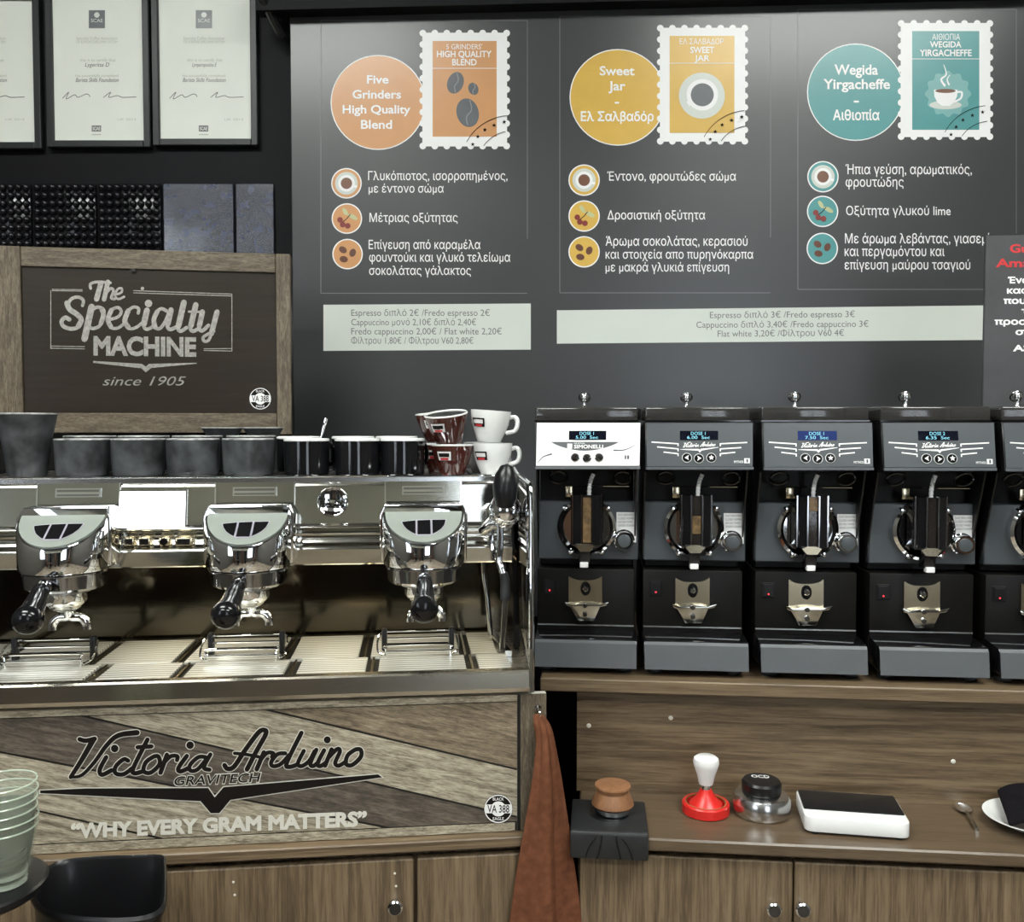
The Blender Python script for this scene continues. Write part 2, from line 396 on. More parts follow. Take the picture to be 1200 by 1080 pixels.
def text_px(body, x0, x1, yb, yc, bold=0.0, shear=0.0, yb1=None):
    P = text_outline(body, bold)
    xs = [p[0] for q in P for p in q]; a, b = min(xs), max(xs); ch = CAPH + 2 * bold
    yb1 = yb if yb1 is None else yb1; h = yb - yc; out = []
    sh = shear * h / ch
    wid = (x1 - x0) / (b - a)
    for q in P:
        out.append([(x0 + (p[0] - a) * wid + p[1] * sh, yb + (yb1 - yb) * (p[0] - a) / (b - a) - (p[1] + bold) * h / ch) for p in q])
    return out
def text(parent, to3, body, x0, x1, yb, yc, m='white', bold=0.0, shear=0.0, name='lettering', yb1=None):
    return flat(name, text_px(body, x0, x1, yb, yc, bold, shear, yb1), to3, m, parent)
def circle(cx, cy, rx, ry=None, n=32, rot=0):
    ry = ry or rx; c, s = math.cos(rot), math.sin(rot)
    return [(cx + rx * math.cos(t) * c - ry * math.sin(t) * s, cy + rx * math.cos(t) * s + ry * math.sin(t) * c) for t in [2 * PI * i / n for i in range(n)]]
def ccw(p):
    a = sum(p[i - 1][0] * p[i][1] - p[i][0] * p[i - 1][1] for i in range(len(p)))
    return p if a > 0 else p[::-1]
def ring(cx, cy, r0, r1, n=36):
    return [ccw(circle(cx, cy, r1, n=n)), ccw(circle(cx, cy, r0, n=n))[::-1]]
def rect(x0, y0, x1, y1): return [(x0, y0), (x1, y0), (x1, y1), (x0, y1)]
def line(x0, y0, x1, y1, w):
    d = Vector((x1 - x0, y1 - y0)).normalized() * w / 2
    return ccw([(x0 - d.y, y0 + d.x), (x1 - d.y, y1 + d.x), (x1 + d.y, y1 - d.x), (x0 + d.y, y0 - d.x)])
def star(cx, cy, r, n=5):
    return ccw([(cx + (r if i % 2 == 0 else r * .42) * math.sin(PI * i / n), cy - (r if i % 2 == 0 else r * .42) * math.cos(PI * i / n)) for i in range(2 * n)])
def stroke(pts, w, k=4, straight=False):
    """a brush stroke as overlapping convex outlines; w a width or (start, end)"""
    P = [Vector((p[0], p[1], 0)) for p in pts]
    if not straight and len(P) > 2: P = smooth_path(P, k)
    m = len(P); W = [w] * m if not isinstance(w, tuple) else [w[0] + (w[1] - w[0]) * i / (m - 1) for i in range(m)]
    out = []
    for i in range(m - 1):
        d = P[i + 1] - P[i]
        if d.length < 1e-6: continue
        d.normalize(); n = Vector((-d.y, d.x, 0)); a = n * W[i] / 2; b = n * W[i + 1] / 2
        out.append(ccw([(P[i] + a)[:2], (P[i + 1] + b)[:2], (P[i + 1] - b)[:2], (P[i] - a)[:2]]))
    for i in range(m): out.append(ccw(circle(P[i].x, P[i].y, W[i] / 2, n=8)))
    return out
def strokes(lst, sc=1.0, off=(0, 0), extra=0.0):
    out = []
    for pts, w in lst:
        q = [(p[0] / sc + off[0], p[1] / sc + off[1]) for p in pts]
        ww = tuple(x / sc + extra for x in w) if isinstance(w, tuple) else w / sc + extra
        if len(q) == 1: out.append(ccw(circle(q[0][0], q[0][1], ww / 2, n=16)))
        else: out += stroke(q, ww)
    return out
LOGO1 = [([(190, 148), (230, 158), (292, 145)], 26), ([(282, 150), (205, 285), (130, 402)], (34, 22)), ([(130, 402), (205, 388), (290, 300), (370, 190), (450, 122), (575, 104)], (14, 32)),
    ([(368, 268), (325, 350), (340, 386), (405, 355)], 25), ([(425, 210)], 46),
    ([(515, 292), (485, 282), (432, 330), (430, 375), (485, 382), (545, 340)], 24),
    ([(645, 150), (550, 340), (560, 376), (620, 360)], 25), ([(578, 202), (672, 196)], 24),
    ([(690, 262), (635, 300), (618, 360), (665, 372), (725, 315), (718, 264), (690, 262)], 24),
    ([(775, 252), (732, 372)], 26), ([(755, 305), (800, 262), (845, 262), (842, 288)], 23),
    ([(908, 260), (852, 340), (866, 364), (925, 338)], 25), ([(930, 188)], 46),
    ([(1035, 268), (985, 268), (930, 320), (932, 358), (980, 350), (1040, 280)], 23), ([(1066, 250), (1022, 336), (1060, 352)], 24)]
LOGO2 = [([(75, 322), (95, 346), (140, 330), (210, 225), (300, 105), (340, 86), (352, 112), (290, 225), (225, 350)], 27), ([(142, 242), (220, 250), (305, 266)], 18),
    ([(338, 236), (290, 350)], 26), ([(315, 288), (358, 240), (402, 242), (392, 266)], 23),
    ([(482, 242), (430, 248), (388, 300), (398, 328), (450, 315), (512, 250)], 23), ([(590, 105), (492, 305), (510, 333), (565, 316)], 25),
    ([(606, 226), (566, 308), (590, 328), (640, 295), (678, 228)], 23), ([(690, 218), (650, 308), (668, 328), (705, 300)], 24),
    ([(742, 222), (698, 308), (716, 328), (760, 300)], 24), ([(763, 152)], 42),
    ([(792, 216), (748, 325)], 25), ([(768, 275), (828, 214), (848, 230), (816, 305), (840, 325), (890, 295)], 23),
    ([(952, 216), (900, 255), (888, 312), (930, 320), (988, 265), (986, 218), (952, 216)], 24)]
def logo_px(extra=0.0):
    return strokes(LOGO1, 5.714, (60, 840), extra + .9) + strokes(LOGO2, 5.714, (250, 840), extra + .9)
SWOOSH = [(47, 926), (100, 923.5), (244, 923), (251.6, 934), (262, 922), (443, 907), (448, 910.5), (270, 937), (257, 952.5), (247, 952.5), (235, 938.5), (47, 929)]
def remap(polys, src, dst):
    (a, b, c, d), (e, f, g, h) = src, dst
    return [[(e + (p[0] - a) * (g - e) / (c - a), f + (p[1] - b) * (h - f) / (d - b)) for p in q] for q in polys]

# ================================================================== THE SETTING
struct('floor', B().box(-2.6, 2.6, -3.6, 2.45, -0.05, 0), 'floorp')
struct('ceiling', B().box(-2.6, 2.6, -3.6, 2.45, 3.4, 3.45), 'ceilp')
b = B(); b.box(-2.65, -2.6, -3.6, 2.45, 0, 1.2); b.box(-2.65, -2.6, -3.6, 2.45, 3.3, 3.4); b.box(-2.65, -2.6, -3.6, -3.3, 1.2, 3.3); b.box(-2.65, -2.6, -1.4, 2.45, 1.2, 3.3)
struct('wall_left', b, 'plaster')
struct('wall_right', B().box(2.6, 2.65, -3.6, 2.45, 0, 3.4), 'plaster')
wall_back = struct('wall_back', B().box(-2.6, 2.6, 2.45, 2.50, 0, 3.4), 'wallblack')
# shop front behind the camera with a tall window, another added in the left wall to give the tiles a sheen
b = B(); b.box(-2.6, 2.6, -3.65, -3.6, 0, 0.8); b.box(-2.6, 2.6, -3.65, -3.6, 3.1, 3.4); b.box(-2.6, .6, -3.65, -3.6, .8, 3.1); b.box(1.8, 2.6, -3.65, -3.6, .8, 3.1)
struct('wall_front', b, 'plaster')
def window(name, mtx, w_, z0, z1):
    f = B(); f.box(0, .05, -.03, .03, z0, z1); f.box(w_ - .05, w_, -.03, .03, z0, z1); f.box(.05, w_ - .05, -.03, .03, z0, z0 + .05); f.box(.05, w_ - .05, -.03, .03, z1 - .05, z1); f.box(w_ / 2 - .02, w_ / 2 + .02, -.03, .03, z0 + .05, z1 - .05)
    o = struct(name, f, 'winframe', mtx)
    part('pane', B().box(.05, w_ / 2 - .02, -.005, .005, z0 + .05, z1 - .05), 'winglass', o, 0)
    part('pane', B().box(w_ / 2 + .02, w_ - .05, -.005, .005, z0 + .05, z1 - .05), 'winglass', o, 0)
window('window_1', Matrix.Translation((.6, -3.625, 0)), 1.2, .8, 3.1)
window('added_window', Matrix.Translation((-2.625, -3.3, 0)) @ Matrix.Rotation(PI / 2, 4, 'Z'), 1.9, 1.2, 3.3)
for i, (px_, pm) in enumerate(((-2.1, 'darkwood'), (-1.35, 'wallblack'), (-.55, 'darkwood'), (.05, 'wallblack'), (2.2, 'darkwood'))):
    struct('trim_%d' % (i + 5), B().box(px_ - .13, px_ + .13, -2.95, -2.75, 0, 3.4), pm)  # unseen pillars, added to break the chrome reflections into dark stripes
struct('trim_10', B().box(-2.6, .6, -2.74, -2.70, 2.15, 3.3), mat('olive reflector paint', (0.20, 0.195, 0.155), 0.6, var=0.45, vscale=1.2))  # unseen board, added so the machine's upper steel reflects olive grey
# ceiling lamps
k = 0
for ly, nm in ((0.60, 'nearest the counter wall'), (-1.1, 'farther from the counter wall')):
    for lx, sd in ((-1.15, 'left'), (1.15, 'right')):
        t = thing('ceiling_lamp', 'flat white ceiling light panel on the %s %s' % (sd, nm), 'lamp', Matrix.Translation((lx, ly, 3.4)), 'ceiling light panels')
        part('housing', B().box(-.62, .62, -.32, .32, -.03, 0), 'whitep', t)
        part('diffuser', B().box(-.6, .6, -.3, .3, -.036, -.03), 'lamp', t)
for i, by in enumerate((-0.3, -1.9)):
    struct('trim_%d' % (i + 1), B().box(-2.6, 2.6, by - .09, by + .09, 3.12, 3.4), 'wallblack')
# dark beam over the menu board, and its bracket
p0 = hit(300, 12, BF, -.065)
struct('trim_3', B().box(p0.x, 2.2, -.065, -.0205, p0.z, 2.75), 'wallblack', BF)
b = B(); b.tube([tuple(hit(306, -6, WF, -.12)), tuple(hit(331, 44, WF, -.05))], .012, 8)
struct('trim_4', b, 'blackp', WF)

# ------------------------------------------------------------------ tiles on the black wall
YT = -.012
def tilebox(x0, x1, studs):
    a = hit(x0 + 1, 215, WF, YT); c = hit(x1 - 1, 300, WF, YT)
    X0, X1, Z1, Z0 = a.x, c.x, a.z, c.z
    b = B().box(X0, X1, YT, 0, Z0, Z1, .0015, 1)
    if studs:
        nx = max(1, round((x1 - x0) / 9.5)); nz = 9; sx = (X1 - X0) / nx; sz = (Z1 - Z0) / nz
        for i in range(nx):
            for j in range(nz):
                cx = X0 + (i + .5) * sx; cz = Z0 + (j + .5) * sz; vs_ = []; fs_ = []
                for e, (rr, hh) in enumerate(((.47, 0), (.44, .004), (.32, .0085), (.16, .0105))):
                    for k in range(8):
                        a_ = 2 * PI * (k + .5) / 8; q_ = 1.08 if e < 2 else 1
                        vs_.append((cx + math.cos(a_) * rr * sx * q_, YT - hh, cz + math.sin(a_) * rr * sz * q_))
                        if e: fs_.append(((e - 1) * 8 + k, (e - 1) * 8 + (k + 1) % 8, e * 8 + (k + 1) % 8, e * 8 + k))
                vs_.append((cx, YT - .011, cz)); fs_ += [(24 + k, 24 + (k + 1) % 8, 32) for k in range(8)]
                b.add(vs_, fs_)
    return b
for x0, x1, st in ((-38, 38, 1), (38, 114, 1), (114, 190, 1), (190, 275, 0), (275, 322, 0)):
    o = part('tile', tilebox(x0, x1, st), 'tile_k' if st else 'tile_b', None, 50 if st else 35)
    o.parent = wall_back; o.location = (0, 2.45, 0)

# ------------------------------------------------------------------ certificates
def certificate(x0, x1, ytop, ybot, name, lab):
    # x0..x1 outer frame, pixel box in the wall plane
    t = thing('framed_certificate', lab, 'certificate', WF, 'certificates on the black wall')
    y = -.022; a = hit(x0, ytop, WF, y); c = hit(x1, ybot, WF, y); wd = .018
    b = B()
    b.box(a.x, a.x + wd, y, -.001, c.z, a.z, .002, 1); b.box(c.x - wd, c.x, y, -.001, c.z, a.z, .002, 1)
    b.box(a.x + wd, c.x - wd, y, -.001, a.z - wd, a.z, .002, 1); b.box(a.x + wd, c.x - wd, y, -.001, c.z, c.z + wd, .002, 1)
    part('frame', b, 'framek', t)
    part('paper', B().box(a.x + wd, c.x - wd, -.012, -.004, c.z + wd, a.z - wd), 'paper', t)
    T = on(WF, -.0128); T2 = on(WF, -.0132); m = (x0 + x1) / 2
    e = flat('emblem', [ccw(rect(m - 9.5, 12, m + 9.5, 33))], T, M['beang'], t)
    flat('emblem_drop', [ccw(circle(m, 17.5, 3.2))], T2, 'ivory', e)
    text(e, T2, 'SCAE', m - 7, m + 7, 26, 22, 'ivory')
    text(t, T, 'Specialty Coffee Association', m - 24, m + 24, 46.5, 43, 'inkl')
    text(t, T, 'OF EUROPE DIPLOMA SYSTEM', m - 24, m + 24, 50.5, 47.5, 'inkl')
    text(t, T, 'this is to certify that', m - 20, m + 22, 72, 68.5, 'inkl')
    text(t, T, name, m - 14, m + 14, 78, 73.5, 'ink', shear=.25)
    text(t, T, 'has successfully completed', m - 25, m + 25, 90, 87, 'inkl')
    text(t, T, 'Barista Skills Foundation', m - 25, m + 25, 96, 91.3, 'ink', shear=.25)
    for s_, base in ((-1, [(-40, 115), (-33, 108), (-36, 116), (-26, 111), (-22, 114), (-12, 110), (-8, 113)]), (1, [(8, 114), (16, 108), (14, 114), (24, 112), (30, 114), (46, 113.5)])):
        flat('signature', strokes([([(m + q[0], q[1]) for q in base], .8)]), T, 'ink', t)
    text(t, T, 'UK 2014', m + 24, m + 46, 141, 138.5, 'inkl')
    e = flat('stamp', [ccw(rect(m - 6, 147, m + 5, 154))], T, 'ink', t)
    text(e, T2, 'SCAE', m - 5, m + 4, 152.5, 148.5, 'paper', .02)
    flat('footnote', [ccw(rect(m - 6, 157, m + 5, 158.2))], T, 'inkl', t)
certificate(-83, 48, -10, 174, 'Kostopoulou M', 'framed certificate cut off by the left edge of the picture')
certificate(51, 176, -12, 172, 'Lygeritsa D', 'black framed certificate in the middle of the row of three')
certificate(176, 302, -14, 170, 'Lymperopoulou E', 'black framed certificate on the right, beside the grey menu board')

# ------------------------------------------------------------------ menu board
YB = -.02
bl = hit(343, 400, BF, YB); 
board = thing('menu_board', 'large glossy grey wall menu with three coffees printed in orange, yellow and teal', 'menu board', BF)
part('panel', B().box(bl.x, 2.1, YB, .0, 1.10, 2.74, .002, 1), 'board', board)
L1, L2, L3, L4 = (on(BF, YB - .0005 * i) for i in (1, 2, 3, 4))
BO = .012
def menu(ox, badge, stamp, icons, bord, colour, kind):
    cx, cy, r, lines = badge
    bd = flat('badge', [ccw(circle(cx, cy, r - 1.2, n=48))], L1, colour, board)
    flat('badge_ring', ring(cx, cy, r - 1.2, r, 48), L1, 'white', bd)
    for s_, x0, x1, yb, yc in lines: text(bd, L2, s_, x0, x1, yb, yc, 'white', .022)
    sx0, sy0, sx1, sy1, ix0, iy0, ix1, iy1, tl, ly = stamp
    ps = [ccw(rect(sx0 + 2.5, sy0 + 2.5, sx1 - 2.5, sy1 - 2.5))]
    nx = 8; ny = 11
    for i in range(nx):
        for yy in (sy0 + 3, sy1 - 3): ps.append(ccw(circle(sx0 + 3 + (sx1 - sx0 - 6) * i / (nx - 1), yy, 4.0, n=12)))
    for i in range(1, ny - 1):
        for xx in (sx0 + 3, sx1 - 3): ps.append(ccw(circle(xx, sy0 + 3 + (sy1 - sy0 - 6) * i / (ny - 1), 4.0, n=12)))
    st = flat('stamp', ps, L2, 'white', board)
    flat('stamp_picture', [ccw(rect(ix0, iy0, ix1, iy1))], L3, colour, st)
    for s_, x0, x1, yb, yc, bo in tl: text(st, L4, s_, x0, x1, yb, yc, 'white', bo)
    flat('rule', [line(ix0, ly, ix1, ly, .7)], L4, 'white', st)
    if kind == 'beans':
        for x, y, rx, ry, a in ((533.7, 97, 9.5, 13, .35), (554.7, 104, 5.8, 7.4, -.4), (548, 132, 13, 17, -.25)):
            o = flat('printed_bean', [ccw(circle(x, y, rx, ry, rot=a))], L4, 'beang', st)
            flat('bean_crease', strokes([([(x + rx * .2, y - ry * .85), (x + rx * .35, y - ry * .2), (x - rx * .1, y + ry * .3), (x, y + ry * .85)], 1.3)]), on(BF, YB - .0025), 'hair', o)
    elif kind == 'cup':
        o = flat('printed_saucer', [ccw(circle(822.5, 112, 27, n=40))], L4, 'ivory', st)
        o2 = flat('printed_cup', [ccw(circle(823, 111, 18.5)), line(806, 122, 813, 117, 6)], on(BF, YB - .0025), 'white', st)
        flat('printed_coffee', [ccw(circle(823, 111, 13.5))], on(BF, YB - .003), 'beang', o2)
    else:
        o = flat('printed_rosette', [ccw([(1111 + (25.5 + 1.8 * math.cos(12 * t)) * math.cos(t), 110 + (25.5 + 1.8 * math.cos(12 * t)) * math.sin(t)) for t in [2 * PI * i / 96 for i in range(96)]])], L4, 'teal_l', st)
        Q = on(BF, YB - .0025); Q2 = on(BF, YB - .003)
        flat('printed_saucer', [ccw(circle(1108, 123, 19, 5))], Q, 'ivory', st)
        cupo = [(1094.5, 105), (1122, 105), (1121.5, 113), (1118, 120), (1113, 124), (1104, 124), (1098.5, 120), (1095, 113)]
        o2 = flat('printed_cup', [ccw(cupo)] + strokes([([(1121, 108), (1127, 108), (1126, 115), (1119, 119)], 2.2)]), Q2, 'white', st)
        flat('printed_coffee', [ccw(circle(1108, 106.5, 12, 2.4))], on(BF, YB - .0035), 'coffee', o2)
        flat('printed_steam', strokes([([(1107, 100), (1103, 93), (1109, 87), (1106, 76)], (2.8, .8)), ([(1112, 99), (1110, 93), (1113, 88)], (2, .7))]), Q, 'white', st)
    dx, dy = sx0 - 492.5, sy0 - 35.8
    pm = []
    for rr in (40, 60):
        q = [(601 + dx - rr * math.cos(a) * 1.0, 190 + dy - rr * math.sin(a) * .92) for a in [.45 + i * .1 for i in range(11)]]
        pm += strokes([([p for p in q if p[0] < sx1 - 1 and p[1] < sy1 - 1], .7)])
    for x, y in ((554, 169), (560, 160), (568, 152), (579, 146.6), (591, 142.7)): pm.append(star(x + dx, y + dy, 2.6))
    flat('postmark', pm, on(BF, YB - .003), 'inkd', st)
    for j, (x, y, r) in enumerate(icons):
        ic = flat('icon', [ccw(circle(x, y, r - 1))], L1, colour, board)
        flat('icon_ring', ring(x, y, r - 1, r + .4), L1, 'white', ic)
        if j == 0:
            flat('printed_saucer', [ccw(circle(x, y, r * .76))], L2, 'ivory', ic)
            flat('printed_cup', [ccw(circle(x, y, r * .56)), line(x + 3, y + 2, x + r * .72, y + 4, 3)], L3, 'white', ic)
            flat('printed_coffee', [ccw(circle(x, y, r * .38))], L4, 'coffee', ic)
        elif j == 1:
            flat('printed_leaf', [ccw(circle(x + 7, y - 2, 6, 2.6, rot=.5)), ccw(circle(x - 2, y - 8, 5, 2.4, rot=1.0))], L2, 'leafp', ic)
            flat('printed_twig', strokes([([(x - 5, y + 4), (x, y), (x + 4, y - 5)], .9)]), L3, 'inkd', ic)
            for ux, uy in ((-8, 1.5), (-5, 7), (1, 8.5)): flat('printed_berry', [ccw(circle(x + ux, y + uy, 3.3))], L3, 'berry', ic)
        else:
            for ux, uy, a in ((-5.5, -5, .6), (6, -1.5, -1.2), (-4.5, 6, .2)): flat('printed_bean', [ccw(circle(x + ux, y + uy, 4.9, 3.7, rot=a))], L2, 'beanb', ic)
    bx0, by0, bx1, by1 = bord
    flat('border_line', [line(bx0, by0, bx0, by1, .6), line(bx0 + .3, by1, bx1, by1, .6), line(bx1, by0, bx1, by0 + (by1 - by0) * .8, .5), line(bx0 + .3, by0, bx1, by0, .5)], L1, 'hair', board)
def body(lines):
    for s_, x0, x1, yb, yc in lines: text(board, L1, s_, x0, x1, yb, yc, 'white', .004)
menu(0, (443, 120, 55.6, [('Five', 430, 455.5, 98, 88), ('Grinders', 413, 470, 115.5, 105.4), ('High Quality', 401.5, 481, 133, 123), ('Blend', 423, 459.5, 151, 140.5)]),
     (492.5, 35.8, 596.7, 174, 507, 48, 582, 160, [("5 GRINDERS'", 523, 565, 57.6, 51.7, 0), ('HIGH QUALITY', 512, 576, 67, 59.5, .02), ('BLEND', 530, 558.6, 76.6, 69, .02)], 80),
     [(406, 214.7, 17.5), (406.5, 256, 17.5), (407.3, 297.6, 17.5)], (376, 24, 618, 343.5), 'orange', 'beans')
body([('Γλυκόπιοτος, ισορροπημένος,', 431.4, 594.8, 211, 201), ('με έντονο σώμα', 432, 520, 225.6, 216), ('Μέτριας οξύτητας', 433, 536.4, 260, 250),
      ('Επίγευση από καραμέλα', 432, 563, 291.7, 281.6), ('φουντούκι και γλυκό τελείωμα', 432.6, 598, 306.5, 296.4), ('σοκολάτας γάλακτος', 432.6, 552, 322, 312)])
menu(1, (724, 114, 56.6, [('Sweet', 702.7, 743.6, 88.3, 77.4), ('Jar', 713, 733, 106, 95), ('-', 720.5, 725.5, 124, 113), ('Ελ Σαλβαδόρ', 680.6, 766, 142, 131)]),
     (770.8, 30, 875.8, 168.4, 784.8, 42, 860.6, 155.6, [('ΕΛ ΣΑΛΒΑΔΟΡ', 796.5, 848, 51.7, 45.5, 0), ('SWEET', 809, 837, 62.2, 54.8, .02), ('JAR', 814, 831.5, 71.6, 64.6, .02)], 74),
     [(684.5, 211, 18), (684.5, 253, 18), (684.5, 295, 18)], (656, 19, 903, 343), 'yellow', 'cup')
body([('Έντονο, φρουτώδες σώμα', 711.7, 862.6, 211.6, 201.5), ('Δροσιστική οξύτητα', 711.7, 826.4, 257, 247), ('Άρωμα σοκολάτας, κερασιού', 709.7, 876, 287.8, 277.3),
      ('και στοιχεία απο πυρηνόκαρπα', 709.7, 882.8, 303, 293), ('με μακρά γλυκιά επίγευση', 709.7, 854.4, 318, 308)])
menu(2, (1002.7, 108, 57, [('Wegida', 977.8, 1028.9, 87.6, 75.5), ('Yirgacheffe', 964.9, 1043, 104.4, 92.5), ('-', 1000.5, 1006.5, 123, 111), ('Αιθιοπία', 976, 1030.7, 140.9, 129)]),
     (1053, 24.4, 1163, 163, 1069, 36.4, 1147.6, 152, [('ΑΙΘΙΟΠΙΑ', 1092.4, 1125, 46.7, 40, 0), ('WEGIDA', 1089.8, 1126.7, 55.6, 48.4, .02), ('YIRGACHEFFE', 1077.8, 1138.7, 65.8, 58, .02)], 69),
     [(964.4, 207, 18), (964, 247.6, 18), (963.6, 291, 18)], (935, 11, 1191, 339), 'teal', 'steam')
body([('Ήπια γεύση, αρωματικός,', 991, 1139, 204, 193), ('φρουτώδης', 991, 1059, 218.7, 208), ('Οξύτητα γλυκού lime', 991.6, 1114, 252, 241.8),
      ('Με άρωμα λεβάντας, γιασεμί', 990.2, 1160, 285, 274), ('και περγαμόντου και', 989.8, 1107, 300, 289), ('επίγευση μαύρου τσαγιού', 989.8, 1137, 315.6, 305)])
s1 = flat('price_strip', [ccw([(379, 357), (622, 355.5), (622, 409.5), (379, 411)])], L1, 'ivory', board)
for s_, x0, x1, yb in (('Espresso διπλό 2€ /Fredo espresso 2€', 411.6, 574, 370), ('Cappuccino μονό 2,10€ διπλό 2,40€', 411.6, 558, 381), ('Fredo cappuccino 2,00€ / Flat white 2,20€', 411.6, 588, 391.7), ('Φίλτρου 1,80€ / Φίλτρου V60 2,80€', 411.6, 554.7, 402.6)):
    text(s1, L2, s_, x0, x1, yb, yb - 7.4, 'ink')
s2 = flat('price_strip', [ccw([(652.6, 363.5), (1175, 357.5), (1175, 398), (652.6, 402.5)])], L1, 'ivory', board)
for s_, x0, x1, yb in (('Espresso διπλό 3€ /Fredo espresso 3€', 831.9, 1001.8, 372.6), ('Cappuccino διπλό 3,40€ /Fredo cappuccino 3€', 816, 1017.8, 384), ('Flat white 3,20€ /Φίλτρου V60 4€', 841, 989, 394.5)):
    text(s2, L2, s_, x0, x1, yb, yb - 7.2, 'ink', yb1=yb - 1.2)

# ================================================================== COUNTERS
def cabinet(fr, x0, x1, yf, ztop, label, doors, mt):
    t = thing('base_cabinet', label, 'cabinet', fr @ Matrix.Translation((0, 0, -.90)))
    part('body', B().box(x0, x1, yf + .022, yf + .50, .06, ztop - .002), 'lam_v', t)
    part('plinth', B().box(x0, x1, yf + .07, yf + .45, 0, .06), 'blackm', t)
    for i, (a, c, knobs) in enumerate(doors):
        d = part('door', B().box(a, c, yf, yf + .02, .08, ztop - .012, .002, 1), mt[i % len(mt)], t)
        for kx, kz in knobs:
            kb = B(); kb.lathe([(.0, -.026), (.010, -.026), (.0125, -.024), (.0125, -.016), (.006, -.012), (.006, .001)], 20, (kx, yf, kz), (0, 1, 0))
            part('knob', kb, 'chrome', d)
            part('knob_cap', B().lathe([(0, -.0275), (.0098, -.0275), (.0098, -.0262)], 20, (kx, yf, kz), (0, 1, 0)), 'blackg', d)
        # pale filler dots where screws sit under the surface
        for kx in ([c - .032, a + .52] if (i == 0 and fr is MF) else []):
            for kk in range(2): part('screw_cover', B().lathe([(0, -.0006), (.0018, -.0005), (.0022, .0002)], 10, (kx + .002 * kk, yf, ztop - .035 - .022 * kk), (0, 1, 0)), 'cream', d)
    return t
# left
LY = -.012
struct_top = single('worktop', B().box(-1.45, .018, LY, .62, -.018, 0, .002, 1), 'lam_edge', MF, 'walnut laminate worktop under the espresso machine', 'worktop')
xa = hit(200, 1040, MF, LY + .004).x; xb = hit(485, 1040, MF, LY + .004).x; xc = hit(489, 1040, MF, LY + .004).x
kp = hit(463, 1065, MF, LY - .02)
cabinet(MF, -1.45, .018, LY + .006, .88, 'walnut base cabinet under the espresso machine, behind the hanging towel',
        [(xa - .42, xb, [(kp.x, kp.z + .90)]), (xc, .016, [])], ['lam_v', 'lam_v2'])
# right
RY = -.19
RX0 = hit(677, 990, RF, RY).x
single('worktop', B().box(RX0, 1.45, RY, .60, -.022, 0, .003, 1), 'lam_top', RF, 'walnut laminate worktop holding the tampers and the white scale', 'worktop')
k1 = hit(908, 1068, RF, RY - .015); k2 = hit(942, 1068, RF, RY - .015); xm = hit(930.5, 1040, RF, RY + .01).x
cabinet(RF, RX0, 1.45, RY + .012, .876, 'walnut base cabinet below the grinders with two round chrome knobs',
        [(RX0 + .004, xm - .0015, [(k1.x, k1.z + .90)]), (xm + .0015, 1.0, [(k2.x, k2.z + .90)])], ['lam_v', 'lam_v2'])
PX0 = hit(676, 880, RF, 0).x
pan = single('backsplash_panel', B().box(PX0, 1.45, 0, .018, .0002, .2015), 'lam_h', RF, 'walnut laminate upright panel between worktop and grinder shelf', 'panel')
for x, y in ((786, 841), (1117, 892), (690, 850)):
    p = hit(x, y, RF, 0); part('plaster_speck', B().lathe([(0, -.002), (.003, -.0015), (.0045, 0)], 10, (p.x, 0, p.z), (0, 1, 0)), 'cream', pan)
SX0 = hit(633, 800, RF, -.035).x; SHZ = .227
shelf = thing('grinder_shelf', 'walnut laminate shelf under the row of coffee grinders', 'shelf', RF)
part('board', B().box(SX0, 1.45, -.035, .60, SHZ - .025, SHZ, .002, 1), 'lam_edge', shelf)
part('support', B().box(PX0 + .2, PX0 + .22, .02, .58, .0005, SHZ - .026), 'lam_v', shelf)
part('support', B().box(1.2, 1.22, .02, .58, .0005, SHZ - .026), 'lam_v', shelf)

# ================================================================== ESPRESSO MACHINE
mach = thing('espresso_machine', 'polished steel three group espresso machine with cups on its top', 'espresso machine', MF)
XL = -1.03                                   # left end, outside the picture
part('chassis', B().box(XL, -.005, .032, .52, .004, .243), 'blackm', mach)
# polished front trim of the drip tray
part('tray_fascia', B().prism([(-.0045, .2815), (-.001, .2845), (.016, .2845), (.020, .276), (.020, .247), (-.001, .247), (-.006, .255)], XL, .0, 'x'), 'steel_f', mach)
part('tray_basin', B().box(XL, -.002, .020, .322, .2445, .2765), 'steel_b', mach)
# grates
zs = .2800
slots_r = [hitz(x, 757, MF, zs).x for x in (30, 134, 228, 342, 430, 543)]
slots_f = [hitz(x, 779, MF, zs).x for x in (5, 127, 221, 345, 437, 553)]
def plates(slots, y0, y1, x_end):
    e = [XL + .012] + slots + [x_end]
    for i in range(len(e) - 1):
        a = e[i] + (.011 if i else 0); c = e[i + 1] - (.011 if i < len(e) - 2 else 0)
        part('tray_grate', B().box(a, c, y0, y1, .2766, zs + .002, .0008, 1), 'grate', mach)
    for s_ in slots:
        sl = part('slot', B().box(s_ - .0108, s_ + .0108, y0, y1, .2766, .2775), 'blackm', mach)
        part('slot_strip', B().box(s_ - .002, s_ + .002, y0 + .001, y1 - .001, .2776, zs + .002), 'brass', sl)
plates(slots_r, .128, .300, -.045); plates(slots_f, .026, .124, -.030)
part('tray_rail', B().prism([(-.020, .12), (-.032, .12), (-.050, .30), (-.038, .30)], .277, .288, 'z'), 'steel', mach)
# splash back
part('splash_back', B().box(XL, -.012, .322, .334, .2768, .452), 'splash', mach)
